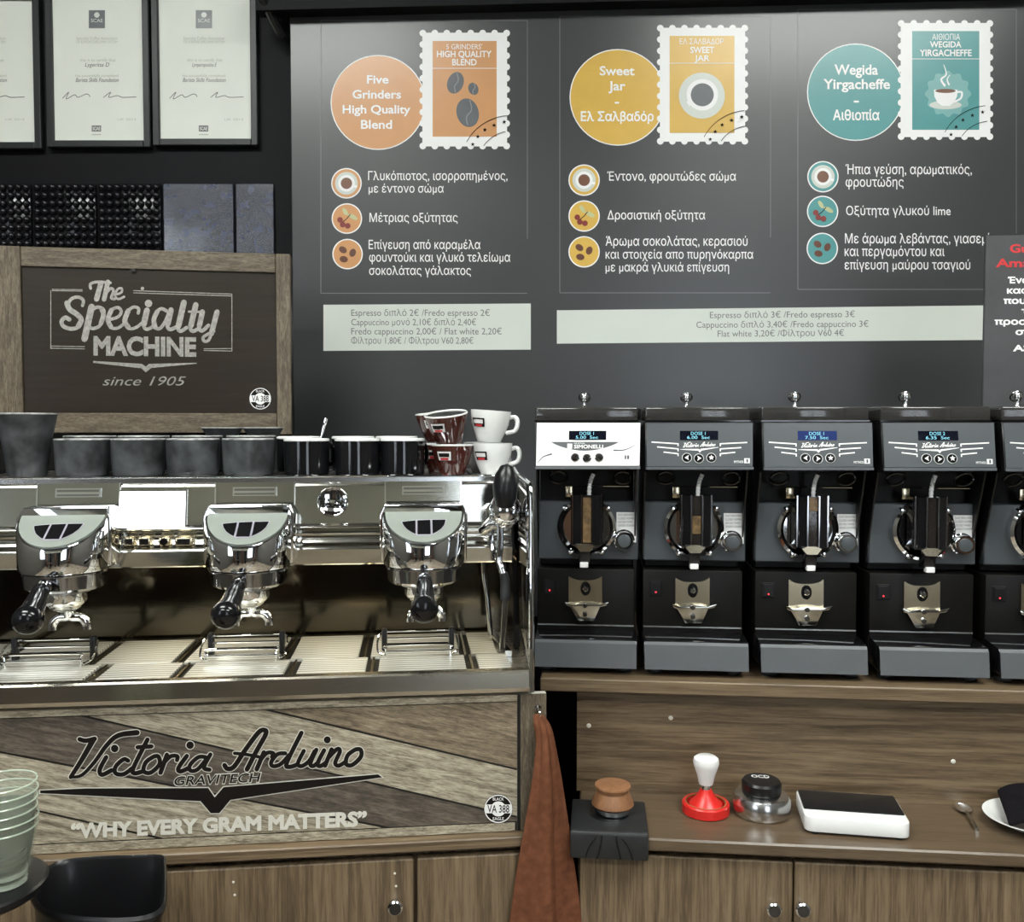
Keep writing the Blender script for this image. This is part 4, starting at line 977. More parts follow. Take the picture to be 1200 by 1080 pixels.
# ================================================================== CUPS
ZT = .6066
def cup_mesh(prof_out, prof_in, n=36):
    return B().lathe(prof_out + prof_in, n)
def handle(R, z0, z1, out, r=.0045, ang=0.0):
    pts = smooth_path([(R - .004, 0, z1), (R + out * .6, 0, z1 + .003), (R + out, 0, (z0 + z1) / 2 + .008), (R + out * .75, 0, z0 + .006), (R - .006, 0, z0)], 5)
    return B().tube([Vector(p) for p in pts], r, 10).xf(Matrix.Rotation(ang, 4, 'Z'))
PROTO = {}
def cup(kind, label, mtx, group):
    """kind: style of cup; the parts share mesh data between copies"""
    nm = {'matt': 'charcoal_cup', 'tall': 'charcoal_tumbler', 'flare': 'charcoal_bowl', 'black': 'black_mug', 'brown': 'brown_cup', 'white': 'white_cup'}[kind]
    t = thing(nm, label, 'mug' if kind == 'black' else 'cup', mtx, group)
    if kind not in PROTO:
        P = []
        if kind == 'matt':
            P.append(('bowl', mesh_of(cup_mesh([(0, 0), (.040, 0), (.0455, .003), (.0468, .010), (.048, .030), (.0490, .069)], [(.0460, .069), (.045, .012), (.040, .006), (0, .006)]), 'bowl', 'cup_k')))
            P.append(('rim', mesh_of(B().torus((0, 0, .0695), .0475, .0019, n=36, m=8), 'rim', 'rim_k')))
        elif kind == 'tall':
            P.append(('bowl', mesh_of(cup_mesh([(0, 0), (.032, 0), (.034, .003), (.0385, .040), (.0450, .080), (.0530, .117)], [(.0502, .117), (.042, .078), (.034, .010), (0, .008)]), 'bowl', 'cup_k')))
            P.append(('rim', mesh_of(B().torus((0, 0, .1175), .0517, .0018, n=36, m=8), 'rim', 'rim_k')))
        elif kind == 'flare':
            P.append(('bowl', mesh_of(cup_mesh([(0, 0), (.026, 0), (.028, .003), (.029, .060), (.034, .078), (.0425, .0905)], [(.040, .0905), (.031, .078), (.025, .008), (0, .008)]), 'bowl', 'cup_k')))
            P.append(('rim', mesh_of(B().torus((0, 0, .091), .0413, .0015, n=36, m=8), 'rim', 'rim_k')))
        elif kind == 'black':
            P.append(('bowl', mesh_of(cup_mesh([(0, 0), (.040, 0), (.0425, .003), (.0430, .066)], [(.0405, .066), (.040, .008), (0, .006)]), 'bowl', 'cup_b')))
            P.append(('rim', mesh_of(cup_mesh([(.0431, .0662), (.0436, .0678), (.0430, .0702), (.0418, .0712)], [(.0402, .0700), (.0400, .0662)]).lathe([(.0402, .0662), (.0400, .014), (0, .0135)], 36), 'rim', 'rimw')))
            P.append(('handle', mesh_of(handle(.043, .016, .056, .021, .005), 'handle', 'cup_b')))
        else:
            s_ = 1.0 if kind == 'brown' else .98
            P.append(('bowl', mesh_of(cup_mesh([(0, 0), (.0215, 0), (.0225, .003), (.0285, .020), (.0345, .040), (.0375, .053)] if kind == 'brown' else [(0, 0), (.0205, 0), (.0215, .003), (.0275, .018), (.0330, .034), (.0352, .052), (.0356, .058)],
                [(.035, .053), (.032, .040), (.022, .008), (0, .007)] if kind == 'brown' else [(.0328, .058), (.031, .036), (.020, .008), (0, .007)]), 'bowl', 'cup_br' if kind == 'brown' else 'cup_w')))
            if kind == 'brown': P.append(('rim', mesh_of(cup_mesh([(.0376, .0531), (.0380, .0548), (.0366, .0562)], [(.0352, .055), (.0350, .0531)]).lathe([(.0349, .0531), (.0319, .040), (.0222, .0095), (0, .009)], 36), 'rim', 'rimw')))
            P.append(('handle', mesh_of(handle(.034, .018, .046, .019 if kind == 'brown' else .0135, .0042, 0 if kind == 'white' else 1.25), 'handle', 'cup_br' if kind == 'brown' else 'cup_w')))
            # small maker's patch wrapped on the side
            rr_ = .0368 if kind == 'brown' else .0352
            def wrap(a0, a1, z0, z1, g):
                rows_ = []
                for z in (z0, (z0 + z1) / 2, z1):
                    f = .0285 + (z - .020) * .30 if kind == 'brown' else .0275 + (z - .018) * .315
                    f = (.0285 + (z - .020) * .3) if kind == 'brown' else f
                    rows_.append([((f + g) * math.cos(a0 + (a1 - a0) * i / 8), (f + g) * math.sin(a0 + (a1 - a0) * i / 8), z) for i in range(9)])
                return B().grid(rows_)
            c0 = -PI / 2 - .62
            P.append(('patch', mesh_of(wrap(c0 - .36, c0 + .36, .027, .043, .0012), 'patch', 'rimw' if kind == 'brown' else 'inkd', 35)))
            P.append(('patch_print', mesh_of(wrap(c0 - .28, c0 + .28, .033, .040, .0018), 'patch_print', 'inkd' if kind == 'brown' else 'rimw', 35)))
            P.append(('patch_print', mesh_of(wrap(c0 - .22, c0 + .22, .0275, .0315, .0018), 'patch_print', 'red', 35)))
        PROTO[kind] = P
    for n_, me in PROTO[kind]:
        o_ = part(n_, me, None, t)
        if kind in ('brown', 'white'): o_.scale = (1.13, 1.13, 1.06)
    return t
def cx(px, y): return hit(px, 545, MF, y).x
def at(px, y, z=ZT, rz=0, tilt=None):
    m_ = MF @ Matrix.Translation((cx(px, y), y, z)) @ Matrix.Rotation(rz, 4, 'Z')
    if tilt: m_ = m_ @ tilt
    return m_
G1 = 'charcoal cups on the machine'; Y1, Y2, Y3 = .262, .372, .462
cup('tall', 'tall flared charcoal tumbler at the left end of the cup row', at(32, .266), G1)
cup('tall', 'charcoal tumbler mostly cut off by the left edge of the picture', at(-43, .262), G1)
for x, lb in ((97, 'short charcoal cup directly right of the tall tumbler, front row'), (162.5, 'short charcoal cup, second from the tall tumbler, front row'), (226.5, 'short charcoal cup, third from the tall tumbler, front row'), (291.5, 'short charcoal cup beside the black mugs, front row')):
    cup('matt', lb, at(x, Y1, rz=x), G1)
for x, lb in ((106, 'charcoal cup behind the first short cup, only its rim showing'), (169, 'charcoal cup behind the second short cup, only its rim showing'), (232, 'charcoal cup behind the third short cup, only its rim showing'), (295, 'charcoal cup behind the short cup nearest the black mugs')):
    cup('matt', lb, at(x, Y2, ZT + .0045, rz=x) @ Matrix.Diagonal((1, 1, 1.0, 1)), G1)
cup('flare', 'flared charcoal bowl at the back, left of the two bowl rims', at(261, Y3), G1)
cup('flare', 'flared charcoal bowl at the back, right of the two bowl rims', at(309, Y3), G1)
G2 = 'black mugs on the machine'
for x, lb in ((359.5, 'black mug with white rim, nearest the charcoal cups, front row'), (419, 'black mug with white rim, middle of the front row'), (472, 'black mug with white rim, next to the brown cups, front row')):
    cup('black', lb, at(x, .252, rz=.75), G2)
for x, lb in ((350, 'black mug at the back holding the spoon'), (414, 'black mug behind the middle front mug'), (465, 'black mug behind the mug next to the brown cups')):
    cup('black', lb, at(x, .352, ZT + .003, rz=1.0), G2)
G3 = 'brown cups on the machine'; G4 = 'white cups on the machine'
cup('brown', 'brown cup with white rim standing at the bottom of the front stack', at(530, .262, rz=.15), G3)
cup('brown', 'brown cup with white rim tilted on top of the front stack', at(526, .250, ZT + .0620, rz=.1, tilt=Matrix.Rotation(math.radians(-7), 4, 'Y') @ Matrix.Rotation(math.radians(9), 4, 'X')), G3)
cup('brown', 'brown cup with white rim at the bottom of the rear stack', at(516, .360, rz=.2), G3)
cup('brown', 'brown cup topmost of the rear stack, left of the tilted one', at(514, .360, ZT + .0645, rz=.3, tilt=Matrix.Rotation(math.radians(-6), 4, 'Y')), G3)
cup('white', 'white espresso cup at the bottom of the stack by the steam lever', at(577, .262, rz=-.1), G4)
cup('white', 'white espresso cup tilted on top of the stack by the steam lever', at(573, .258, ZT + .0640, rz=-.12, tilt=Matrix.Rotation(math.radians(4), 4, 'Y')), G4)
cup('white', 'white espresso cup at the bottom of the hidden rear stack', at(566, .350, rz=.9), G4)
# spoon standing in a mug
p0 = hit(376, 511, MF, .352); p1 = hit(382, 489, MF, .352)
spn = thing('teaspoon', 'shiny teaspoon standing in a black mug at the back', 'spoon', MF @ Matrix.Translation((p0.x, .352, p0.z - .045)))
dxs = p1.x - p0.x
part('spoon_handle', B().tube(smooth_path([(-.012, 0, 0.0), (0, 0, .040), (dxs * .5, .003, .062), (dxs, .004, .082)], 5), [.0022] * 8 + [.0028] * 4 + [.0036] * 4, 10), 'chrome', spn)
part('spoon_bowl', B().ball((-.014, 0, -.012), .011, 16, 1.3), 'chrome', spn)

# ================================================================== GRINDERS
GW = .0975
def gframe(px):
    p = hit(px, 770, RF, -.004)
    return RF @ Matrix.Translation((p.x, -.004, SHZ))
G2F = gframe(816)
def gp(px, py, y): return hit(px, py, G2F, y)
def gx(px, y): return gp(px, 600, y).x
def gz(py, y): return gp(816, py, y).z
def grinder(px, label, white):
    global panel, P3, GEO
    t = thing('coffee_grinder', label, 'grinder', gframe(px), 'coffee grinders on the shelf')
    H = GW
    for fx in (-1, 1):
        for fy in (.04, .32): part('foot', B().lathe([(.015, 0), (.016, .004), (.013, .014), (0, .014)], 18, (fx * .075, fy, 0)), 'rubber', t)
    part('base_plate', B().box(-H + .002, H - .002, .006, .37, .0142, .020, .002, 1), 'blackm', t)
    zt0, zt1 = gz(786, 0), gz(753, 0); zb_ = gz(738, .075)
    part('tray', B().prism([(.0, .0205), (-.002, zt0 + .004), (.004, zt1 - .006), (.009, zt1), (.016, zt1 + .001), (.074, zb_ - .002), (.074, .0205)], -H, H, 'x', .0012), 'blackg', t)
    part('tray_front', B().prism([(-.0035, .0225), (-.0045, zt0 + .002), (.0015, zt1 - .006), (.0065, zt1 - .001), (.0075, zt1 - .002), (.003, zt1 - .010), (-.002, .0225)], -H + .001, H - .001, 'x'), 'greytray', t)
    yb_ = .070
    xl_, xr_ = gx(754, yb_), gx(871, yb_)
    zl0, zl1 = zb_, gz(668, yb_)
    part('lower_body', B().box(xl_, xr_, yb_, .37, .0205, zl1, .003, 2), 'blackm', t)
    part('hinge_line', B().box(xl_ + .001, xr_ - .001, yb_ - .0015, yb_ + .002, gz(735.5, yb_), gz(734, yb_)), 'steel_b', t)
    # main column
    part('column', B().box(-H + .004, H - .004, .105, .37, zl1 + .0005, gz(497, .05), .003, 1), 'blackm', t)
    ym = .082; zm0, zm1 = gz(657, ym), gz(588, ym)
    part('mid_plate', B().box(gx(754.5, ym), gx(874, ym), ym, .104, zm0, zm1, .002, 1), 'greyp', t)
    for s_ in (-1, 1):
        part('side_cheek', B().prism([(.030, gz(553, .03)), (.10, zm0), (.104, zm0), (.104, gz(500, .05))], s_ * (H - .0015) - .0015, s_ * (H - .0015) + .0015, 'x'), 'blackp', t)
    # display housing
    zd1, zd0 = gz(495, .018), gz(550, -.002); zlip = gz(546.5, -.002)
    Y0, Y1_ = -.003, .016
    hs = part('display_housing', B().prism([(Y0, zd0), (Y1_, zd1), (.12, zd1), (.12, zd0 + .012), (.03, zd0 - .004)], -H, H, 'x', .001), 'blackp', t)
    def fy(z): return Y0 + (Y1_ - Y0) * (z - zd0) / (zd1 - zd0)
    def P3(lift):
        n = Vector((0, -(zd1 - zd0), (Y1_ - Y0))).normalized()
        def f(px_, py_):
            # intersect the pixel ray with the slanted front
            o, d = local_ray(px_, py_, G2F)
            q0 = Vector((0, Y0, zd0)); tt = (q0 - o).dot(n) / d.dot(n); return tuple(o + d * tt + n * lift)
        return f
    def panel(name, x0, x1, y0, y1, th, lift, m_, par):
        A = P3(lift); Bq = P3(lift + th)
        c = [(x0, y1), (x1, y1), (x1, y0), (x0, y0)]
        return part(name, B().add([A(*k_) for k_ in c] + [Bq(*k_) for k_ in c], [(4, 5, 6, 7), (0, 1, 5, 4), (1, 2, 6, 5), (2, 3, 7, 6), (3, 0, 4, 7)]), m_, par, 0)
    panel('housing_lip', 757.3, 883, 546.8, 550.2, .0008, .0003, 'greyp' if not white else 'greytray', hs)
    panel('display_panel', 758, 882, 495.5, 546.2, .0012, .0003, 'whiteface' if white else 'greyp', hs)
    D1, D2 = P3(.0018), P3(.0030)
    for kx, ky in ((804.8, 536.5), (818.8, 537.3), (833.3, 536.5)):
        c = Vector(P3(.0016)(kx, ky)); nn = Vector((0, -(zd1 - zd0), (Y1_ - Y0))).normalized()
        bt = part('button', B().lathe([(0, .003), (.0070, .003), (.0082, .0018), (.0085, 0)], 24, c, nn), 'chrome' if white else 'blackg', hs)
        if not white: part('button_ring', B().torus(c + nn * .001, .0086, .0006, nn, 28, 6), 'whitep', hs)
        Q = P3(.0049)
        if kx < 810: pp = [ccw([(kx + 2.2, ky - 3), (kx - 2.8, ky), (kx + 2.2, ky + 3), (kx + 1.2, ky)])]
        elif kx < 825: pp = [ccw([(kx - 2.0, ky - 3), (kx + 2.8, ky), (kx - 2.0, ky + 3), (kx - 1.0, ky)])]
        else: pp = [star(kx, ky, 3.4)]
        flat('button_mark', pp, Q, 'white' if not white else 'inkd', hs)
    if white:
        lens = [(775, 518)] + [(775 + 82 * i / 20, 518) for i in range(1, 20)] + [(857, 518)] + [(857 - 82 * i / 20, 518 + 10.5 * math.sin(PI * i / 20) ** .8) for i in range(1, 20)]
        flat('grey_lens', [ccw(lens)], D1, 'greytray', hs)
        flat('logo_mark', [ccw(rect(795, 520.2, 801, 526.5))], D2, 'white', hs)
        text(hs, D2, 'SIMONELLI', 803, 838, 526, 521.5, 'white', .03); text(hs, D2, 'NUOVA', 803, 816, 520.8, 519, 'white', .01)
        flat('grey_curve', strokes([([(760, 543), (766, 536), (776, 532.5)], (.6, 2)), ([(851, 528), (864, 527.5), (876, 522)], (1.8, .5))]), D1, 'greytray', hs)
        flat('model_mark', [ccw(rect(864, 534, 866, 538.5)), ccw(rect(867, 534, 869.5, 538.5))], D1, 'greytray', hs)
    else:
        lg = remap(logo_px(1.2), (78, 848, 428, 915), (800, 517.2, 838.5, 524.6))
        flat('logo_lettering', lg, D1, 'white', hs)
        flat('logo_wing', remap([ccw(SWOOSH)], (47, 900, 448, 953), (797, 523, 842, 530)), D1, 'white', hs)
        for gxx, L_ in ((794.5, ((763.5, 518, 794.5, 520), (770, 523.7, 794.5, 526), (777.5, 529.7, 794.5, 531.7))), (844, ((844, 520, 875.5, 518.5), (844, 526, 868.5, 524.5), (844, 531.7, 861.5, 530)))):
            for l_ in L_:
                yj = l_[3] if gxx < 800 else l_[1]
                flat('logo_line', [line(*l_, 1.4), line(gxx, yj - .6, gxx, yj + 2.8, 1.4)], D1, 'white', hs)
        text(hs, D1, 'MYTHOS', 860, 871, 542.5, 539.8, 'white', .01); flat('model_mark', [ccw(rect(872, 537, 878.5, 542.8))], D1, 'white', hs)
        text(hs, D2, '1', 874.3, 876.3, 542, 538, 'greyp', .03)
    # smoked lid and chrome latch knob
    zl_ = gz(476.5, .02)
    ld = part('hopper_lid', B().box(-H, H, .016, .33, zd1 + .0012, zl_, .004, 2), 'smoke', t)
    part('lid_band', B().box(-H - .0008, H + .0008, .0148, .30, zd1 + .0013, zd1 + .0045), 'blackg', ld)
    for s_ in (-1, 1): part('lid_hinge', B().box(s_ * H - .006 if s_ > 0 else -H - .004, s_ * H + .004 if s_ > 0 else -H + .006, .30, .335, zd1 + .006, zl_ + .003, .002, 1), 'blackp', ld)
    cz = zl_; kx = -.006
    kn = part('latch_knob', B().lathe([(.0065, 0), (.006, .004), (.0042, .007), (.0042, .012), (.0085, .017), (.0098, .023), (.0075, .029), (0, .031)], 20, (kx, .16, cz)), 'chrome', ld)
    part('latch_ring', B().torus((kx, .166, cz + .0225), .011, .0018, (0, .8, .6), 24, 8), 'chrome_d', ld)
    # recess below the display: rod, tab, side bolts, cable
    part('rod', B().tube([(gx(790, .07), .07, gz(570, .07)), (gx(864, .07), .07, gz(570, .07))], .0016, 8), 'steel', t)
    a = gp(788, 570, .066); c = gp(796.5, 583, .066)
    part('tab', B().box(a.x, c.x, .064, .068, c.z, a.z, .0015, 2), 'brass', t)
    for px_ in (780, 857): part('clamp_ring', B().torus((gx(px_, .06), .062, gz(560, .06)), .0165, .003, (0, -1, -.9), 26, 8), 'blackg', t)
    cb = [gp(823, 556, .05), gp(820, 563, .048), gp(818.3, 572, .047), gp(817.8, 584, .047)]
    part('cable_sleeve', B().tube([tuple(q_) for q_ in smooth_path(cb, 6)], [(.0034 if i % 2 else .0046) for i in range(19)], 10), 'whitep', t)
    # grinding ring and dosing chute
    rc = gp(813.5, 619, .06)
    rg = part('burr_ring', B().lathe([(.046, .020), (.0555, .018), (.0585, .008), (.0575, -.002), (.052, -.006), (.046, -.002)], 48, (rc.x, .066, rc.z), (0, 1, 0), close=True), 'chrome', t)
    part('burr_cup', B().lathe([(0, .010), (.0465, .010), (.0465, .018), (0, .018)], 40, (rc.x, .066, rc.z), (0, 1, 0)), 'chrome', rg)
    for ux, uy in ((-25.5, -23), (25.5, -23), (-19, 29), (18, 29)):
        q_ = gp(813.5 + ux, 619 + uy, .058); part('ring_bolt', B().lathe([(0, -.004), (.004, -.0035), (.0055, 0), (.0055, .024)], 14, (q_.x, .058, q_.z), (0, 1, 0)), 'chrome', rg)
    x0, x1 = gx(797, .03), gx(836, .03); z0, z1 = gz(640, .03), gz(581, .03); cxm = (x0 + x1) / 2
    ch = part('dosing_chute', B().prism([(x0, .072), (x0, .040), (x0 + .006, .030), (cxm - .0085, .026), (cxm - .0085, .032), (cxm + .0085, .032), (cxm + .0085, .026), (x1 - .006, .030), (x1, .040), (x1, .072)], z0, z1, 'z'), 'blackg', t, 20)
    for xx in (x0 + .003, cxm - .0105, cxm + .0105, x1 - .003): part('chute_rib', B().box(xx - .0012, xx + .0012, .0245 if abs(xx - cxm) < .02 else .033, .036, z0 + .001, z1 + .002), 'chrome_d', ch)
    GEO = (x0, x1, z0, z1, cxm)
    grinder_rest(t, ch, GEO)
    return t
def grinder_rest(t, ch, geo):
    x0, x1, z0, z1, cxm = geo
    part('chute_window', B().box(cxm - .0084, cxm + .0084, .0285, .0297, z0 + .003, z1 - .001), 'clear', ch)
    # spout below
    a = gp(806, 640, .024); c = gp(821.5, 662, .024)
    sp = part('spout', B().prism([(a.x - .005, a.z + .002), (c.x + .003, a.z + .002), (c.x - .002, a.z - .012), (c.x - .002, c.z), (a.x + .002, c.z), (a.x + .002, a.z - .012)], .022, .052, 'y', .0012), 'blackg', t)
    a = gp(808.5, 660.5, .018); c = gp(818.5, 667, .018)
    part('spout_tip', B().box(a.x, c.x, .016, .030, c.z, a.z, .0012, 1), 'rimw', sp)
    a = gp(807, 641, .020); c = gp(822, 648, .020)
    part('spout_clip', B().prism([(a.x - .006, a.z), (a.x + .006, a.z + .004), (c.x - .004, a.z + .004), (c.x + .006, a.z), (c.x - .002, c.z), (a.x + .003, c.z)], .0195, .0225), 'brass', sp)
    # knob and sticker
    ym = .082
    a = gp(848, 601, ym); c = gp(872, 637, ym)
    stk = part('sticker', B().box(a.x, c.x - .001, ym - .0008, ym - .0001, c.z, a.z), 'white', t, 0)
    ST = lambda px_, py_: tuple(hit(px_, py_, G2F, ym - .0011))
    for i, (s_, e) in enumerate((('DO NOT OPERATE WITHOUT', 870), ('CLOSED HOPPER', 869), ('USE ONLY WHEN', 867), ('GRINDER IS RUNNING', 870))):
        text(stk, ST, s_, 850, e, 605.5 + i * 4.2, 603 + i * 4.2, 'ink')
    k0 = gp(859.5, 636, .05); kc = Vector((k0.x, ym - .0005, k0.z))
    kn = part('grind_knob', B().lathe([(.0205, 0), (.021, .006), (.0185, .008), (.0185, .020), (.0165, .023), (0, .023)], 36, kc, (0, -1, 0)), 'chrome', t)
    part('knob_cap', B().lathe([(.0125, .0231), (.0125, .0255), (.0105, .0262), (0, .0262)], 28, kc, (0, -1, 0)), 'greyp', kn)
    # rocker switch
    yb_ = .070
    a = gp(761, 680, yb_); c = gp(776, 698, yb_)
    sw = part('switch', B().box(a.x, c.x, yb_ - .002, yb_ + .001, c.z, a.z, .001, 1), 'blackp', t)
    part('rocker', B().box(a.x + .003, c.x - .003, yb_ - .0045, yb_ - .0021, c.z + .003, a.z - .003, .0008, 1), 'blackp', sw)
    m_ = (a.x + c.x) / 2; part('indicator', B().lathe([(0, -.0012), (.0012, -.0008), (.0015, 0)], 12, (m_, yb_ - .0046, c.z + .008), (0, 1, 0)), 'led', sw)
    # portafilter fork
    yk = .064
    pts = lambda L_: [(gp(x, y, yk).x, gp(x, y, yk).z) for x, y in L_]
    fk = part('fork_plate', B().prism(pts([(791.5, 676.5), (796, 679.5), (802, 681.5), (811.5, 682), (821, 681.5), (827, 679.5), (831.5, 676.5), (831.5, 711), (791.5, 711)]), yk, yk + .005), 'brass', t)
    part('fork_slot', B().lathe([(0, -.0008), (.0100, -.0008), (.0100, .0005)], 28, (gp(811.8, 691.5, yk).x, yk, gp(811.8, 691.5, yk).z), (0, 1, 0), sx=1, sy=1.4), 'blackg', fk)
    part('fork_bolt', B().lathe([(0, -.006), (.004, -.006), (.0058, -.004), (.0058, 0)], 18, (gp(811.8, 691.5, yk).x, yk, gp(811.8, 691.5, yk).z), (0, 1, 0)), 'chrome', fk)
    zf = gp(811, 707, yk).z
    f_ = B(); outl = [(-.0395, .018), (-.026, .002), (-.022, -.012), (.0, -.014), (.022, -.012), (.026, .002), (.0395, .018), (.030, -.016), (.026, -.030), (-.026, -.030), (-.030, -.016)]
    arm = part('fork_arm', B().prism(pts([(787, 706), (796, 709), (803, 707.5), (811.5, 707), (820, 707.5), (828, 709), (840, 706), (836, 711), (829, 712), (822, 728.5), (802.5, 728.5), (793, 712), (789, 711)]), yk - .012, yk - .0005, 'y', .001), 'steel', fk)
    for by in (711.5, 722): part('fork_bolt', B().lathe([(0, -.0045), (.0035, -.0045), (.0046, -.003), (.0046, 0)], 16, (gp(811.8, by, yk - .012).x, yk - .012, gp(811.8, by, yk - .012).z), (0, 1, 0)), 'chrome', arm)
def finish(t, dose, sec, lcd, fill):
    hs = [c for c in t.children if c.name.startswith('display_housing')][0]; ch = [c for c in t.children if c.name.startswith('dosing_chute')][0]
    panel('display_glass', 796.7, 841.3, 505, 515.6, .0010, .0016, lcd, hs)
    text(hs, P3(.0030), dose, 809.5, 826.5, 509.9, 506.2, 'lcdt'); text(hs, P3(.0030), sec, 805, 831.5, 514.5, 511, 'lcdt')
    x0, x1, z0, z1, cxm = GEO
    if fill: part('grounds', B().box(cxm - .008, cxm + .008, .030, .0318, z0 + (z1 - z0) * fill[0], z0 + (z1 - z0) * fill[1]), 'grounds', ch)
gw = grinder(686, 'coffee grinder with a white display panel beside the espresso machine', True)
gg = grinder(816, 'grey panelled coffee grinder directly right of the white one', False)
allg = [gw, gg]
for px, lb in ((954, 'grey panelled coffee grinder with a blue glowing display'), (1095, 'grey panelled coffee grinder standing below the charcoal card'), (1238, 'coffee grinder cut off by the right edge of the picture')):
    c = copy_tree(gg); c.matrix_world = gframe(px); c['label'] = lb; allg.append(c)
for g, a in zip(allg, (('DOSE 1', '5.00  Sec', 'lcd', (.05, .95)), ('DOSE 1', '6.00  Sec', 'lcd', (.25, .6)), ('DOSE 1', '7.50  Sec', 'lcdb', (.72, .98)), ('DOSE 2', '6.35  Sec', 'lcd', None), ('DOSE 1', '6.00  Sec', 'lcd', None))): finish(g, *a)

# ------------------------------------------------------------------ charcoal card standing on the grinders
zc0 = (G2F @ Vector((0, 0, gz(476.5, .02)))).z + .0005 - .90
yc = .20
a = hit(1155.5, 276, RF, yc); xr_ = a.x + .24
cdm = thing('info_card', 'charcoal card with red and white Greek text standing on the last grinders', 'card', RF)
part('panel', B().box(a.x, xr_, yc, yc + .008, zc0, a.z, .001, 1), 'card', cdm)
CT = on(RF, yc - .0006)
text(cdm, CT, 'Guatemala', 1183.5, 1262, 296, 286, 'red', .03); text(cdm, CT, 'Amatitlan', 1167, 1250, 313, 303, 'red', .03)
for s_, x0, x1, yb in (('Ένας', 1181, 1213, 332), ('καφές', 1180, 1222, 344), ('που θα', 1176, 1226, 356), ('τους', 1197, 1232, 368), ('προσεγγίσει', 1165.5, 1255, 380.5), ('στο', 1190, 1216, 392.5), ('ASK', 1187, 1219, 411.5)):
    text(cdm, CT, s_, x0, x1, yb, yb - 7.5, 'white', .035)

# ================================================================== THINGS ON THE RIGHT WORKTOP
def place(px, py, z=0.0): return hitz(px, py, RF, z)
def RT(px, py, rz=0, z=0.0):
    p = place(px, py, z); return RF @ Matrix.Translation((p.x, p.y, z)) @ Matrix.Rotation(rz, 4, 'Z')
# tamping mat hooked over the worktop edge
e0 = hit(668, 980, RF, RY - .004); e1 = hit(760, 980, RF, RY - .004); mw = (e1.x - e0.x) / 2
tm = thing('tamping_mat', 'black rubber corner tamping mat over the worktop edge', 'mat', RF @ Matrix.Translation(((e0.x + e1.x) / 2, RY, .0006)))
tp = .011
part('pad', B().prism([(-.008, -.037), (-.008, tp - .004), (-.004, tp), (.125, tp), (.130, tp - .004), (.130, 0), (-.0006, 0), (-.0006, -.037)], -mw, mw, 'x', .0035), 'rubber', tm, 40)
part('pad_recess', B().lathe([(.036, 0), (.036, .0012), (.034, .0016), (.033, .0004), (0, .0004)], 40, (.0, .070, tp)), 'blackp', tm)
for s_ in (-1, 1):
    part('ridge', B().tube(smooth_path([(s_ * .012, -.0085, tp - .006), (s_ * .014, -.0085, -.010), (s_ * .020, -.0085, -.035)], 5), .0012, 6), 'blackp', tm)
    part('ridge', B().tube(smooth_path([(s_ * .022, -.0085, tp - .010), (s_ * .034, -.0085, -.016), (s_ * .040, -.0085, -.035)], 5), .0012, 6), 'blackp', tm)
# wooden handled tamper on the mat
tpos = RF @ Matrix.Translation(((e0.x + e1.x) / 2 + .007, RY + .072, .0006 + tp + .0018))
t = thing('wood_tamper', 'short tamper with turned cherry wood grip on the rubber mat', 'tamper', tpos)
part('base', B().lathe([(0, 0), (.0265, 0), (.0315, .002), (.0315, .010), (.0295, .012), (0, .012)], 40), 'alu', t)
part('grip', B().lathe([(0, .0122), (.0330, .0122), (.0375, .015), (.0365, .021), (.0315, .031), (.0290, .038), (.0305, .043), (.0320, .046), (.0315, .049), (0, .051)], 44), 'wood_t', t)
# red stand with white handled tamper
t = thing('red_tamper_seat', 'round red plastic tamper holder ring', 'tamper seat', RT(827, 951))
part('ring', B().lathe([(0, 0), (.0400, 0), (.0425, .002), (.0425, .017), (.0405, .0195), (.0365, .0195), (.0340, .015), (.0335, .006), (0, .006)], 48), 'redp', t)
part('felt_ring', B().torus((0, 0, .0185), .0355, .0014, n=40, m=6), 'olive', t)
t = thing('white_tamper', 'white handled tamper standing in the red ring', 'tamper', RT(827, 951) @ Matrix.Translation((0, 0, .0065)))
part('base', B().lathe([(0, 0), (.0290, 0), (.0300, .002), (.0300, .010), (.0200, .020), (.0130, .030), (.0105, .036), (0, .036)], 40), 'redp', t)
part('collar', B().lathe([(0, .0362), (.0085, .0362), (.0085, .0455), (0, .0455)], 24), 'chrome', t)
part('handle', B().lathe([(0, .0457), (.0125, .0457), (.0135, .049), (.0162, .062), (.0218, .078), (.0235, .086), (.0220, .0925), (.0170, .096), (0, .0968)], 32), 'whitep', t)
# steel distributor with black cap
t = thing('distributor', 'squat aluminium coffee distributor with black cap', 'distributor', RT(892, 952))
part('body', B().lathe([(0, 0), (.0470, 0), (.0500, .003), (.0520, .010), (.0515, .028), (.0470, .036), (.0370, .040), (0, .040)], 48), 'alu', t)
cp = part('cap', B().lathe([(.0335, .0402), (.0350, .043), (.0350, .057), (.0320, .061), (0, .0615)], 44), 'blackp', t)
tt = B(); v, f = fill2d(remap(text_px('OCD', 0, 30, 10, 0, .02), (0, 10, 30, 0), (-.016, .006, .016, .020))); tt.add([(p[0], p[1], .0619) for p in v], f)
part('cap_lettering', tt, 'whitep', cp, 0, recalc=False)
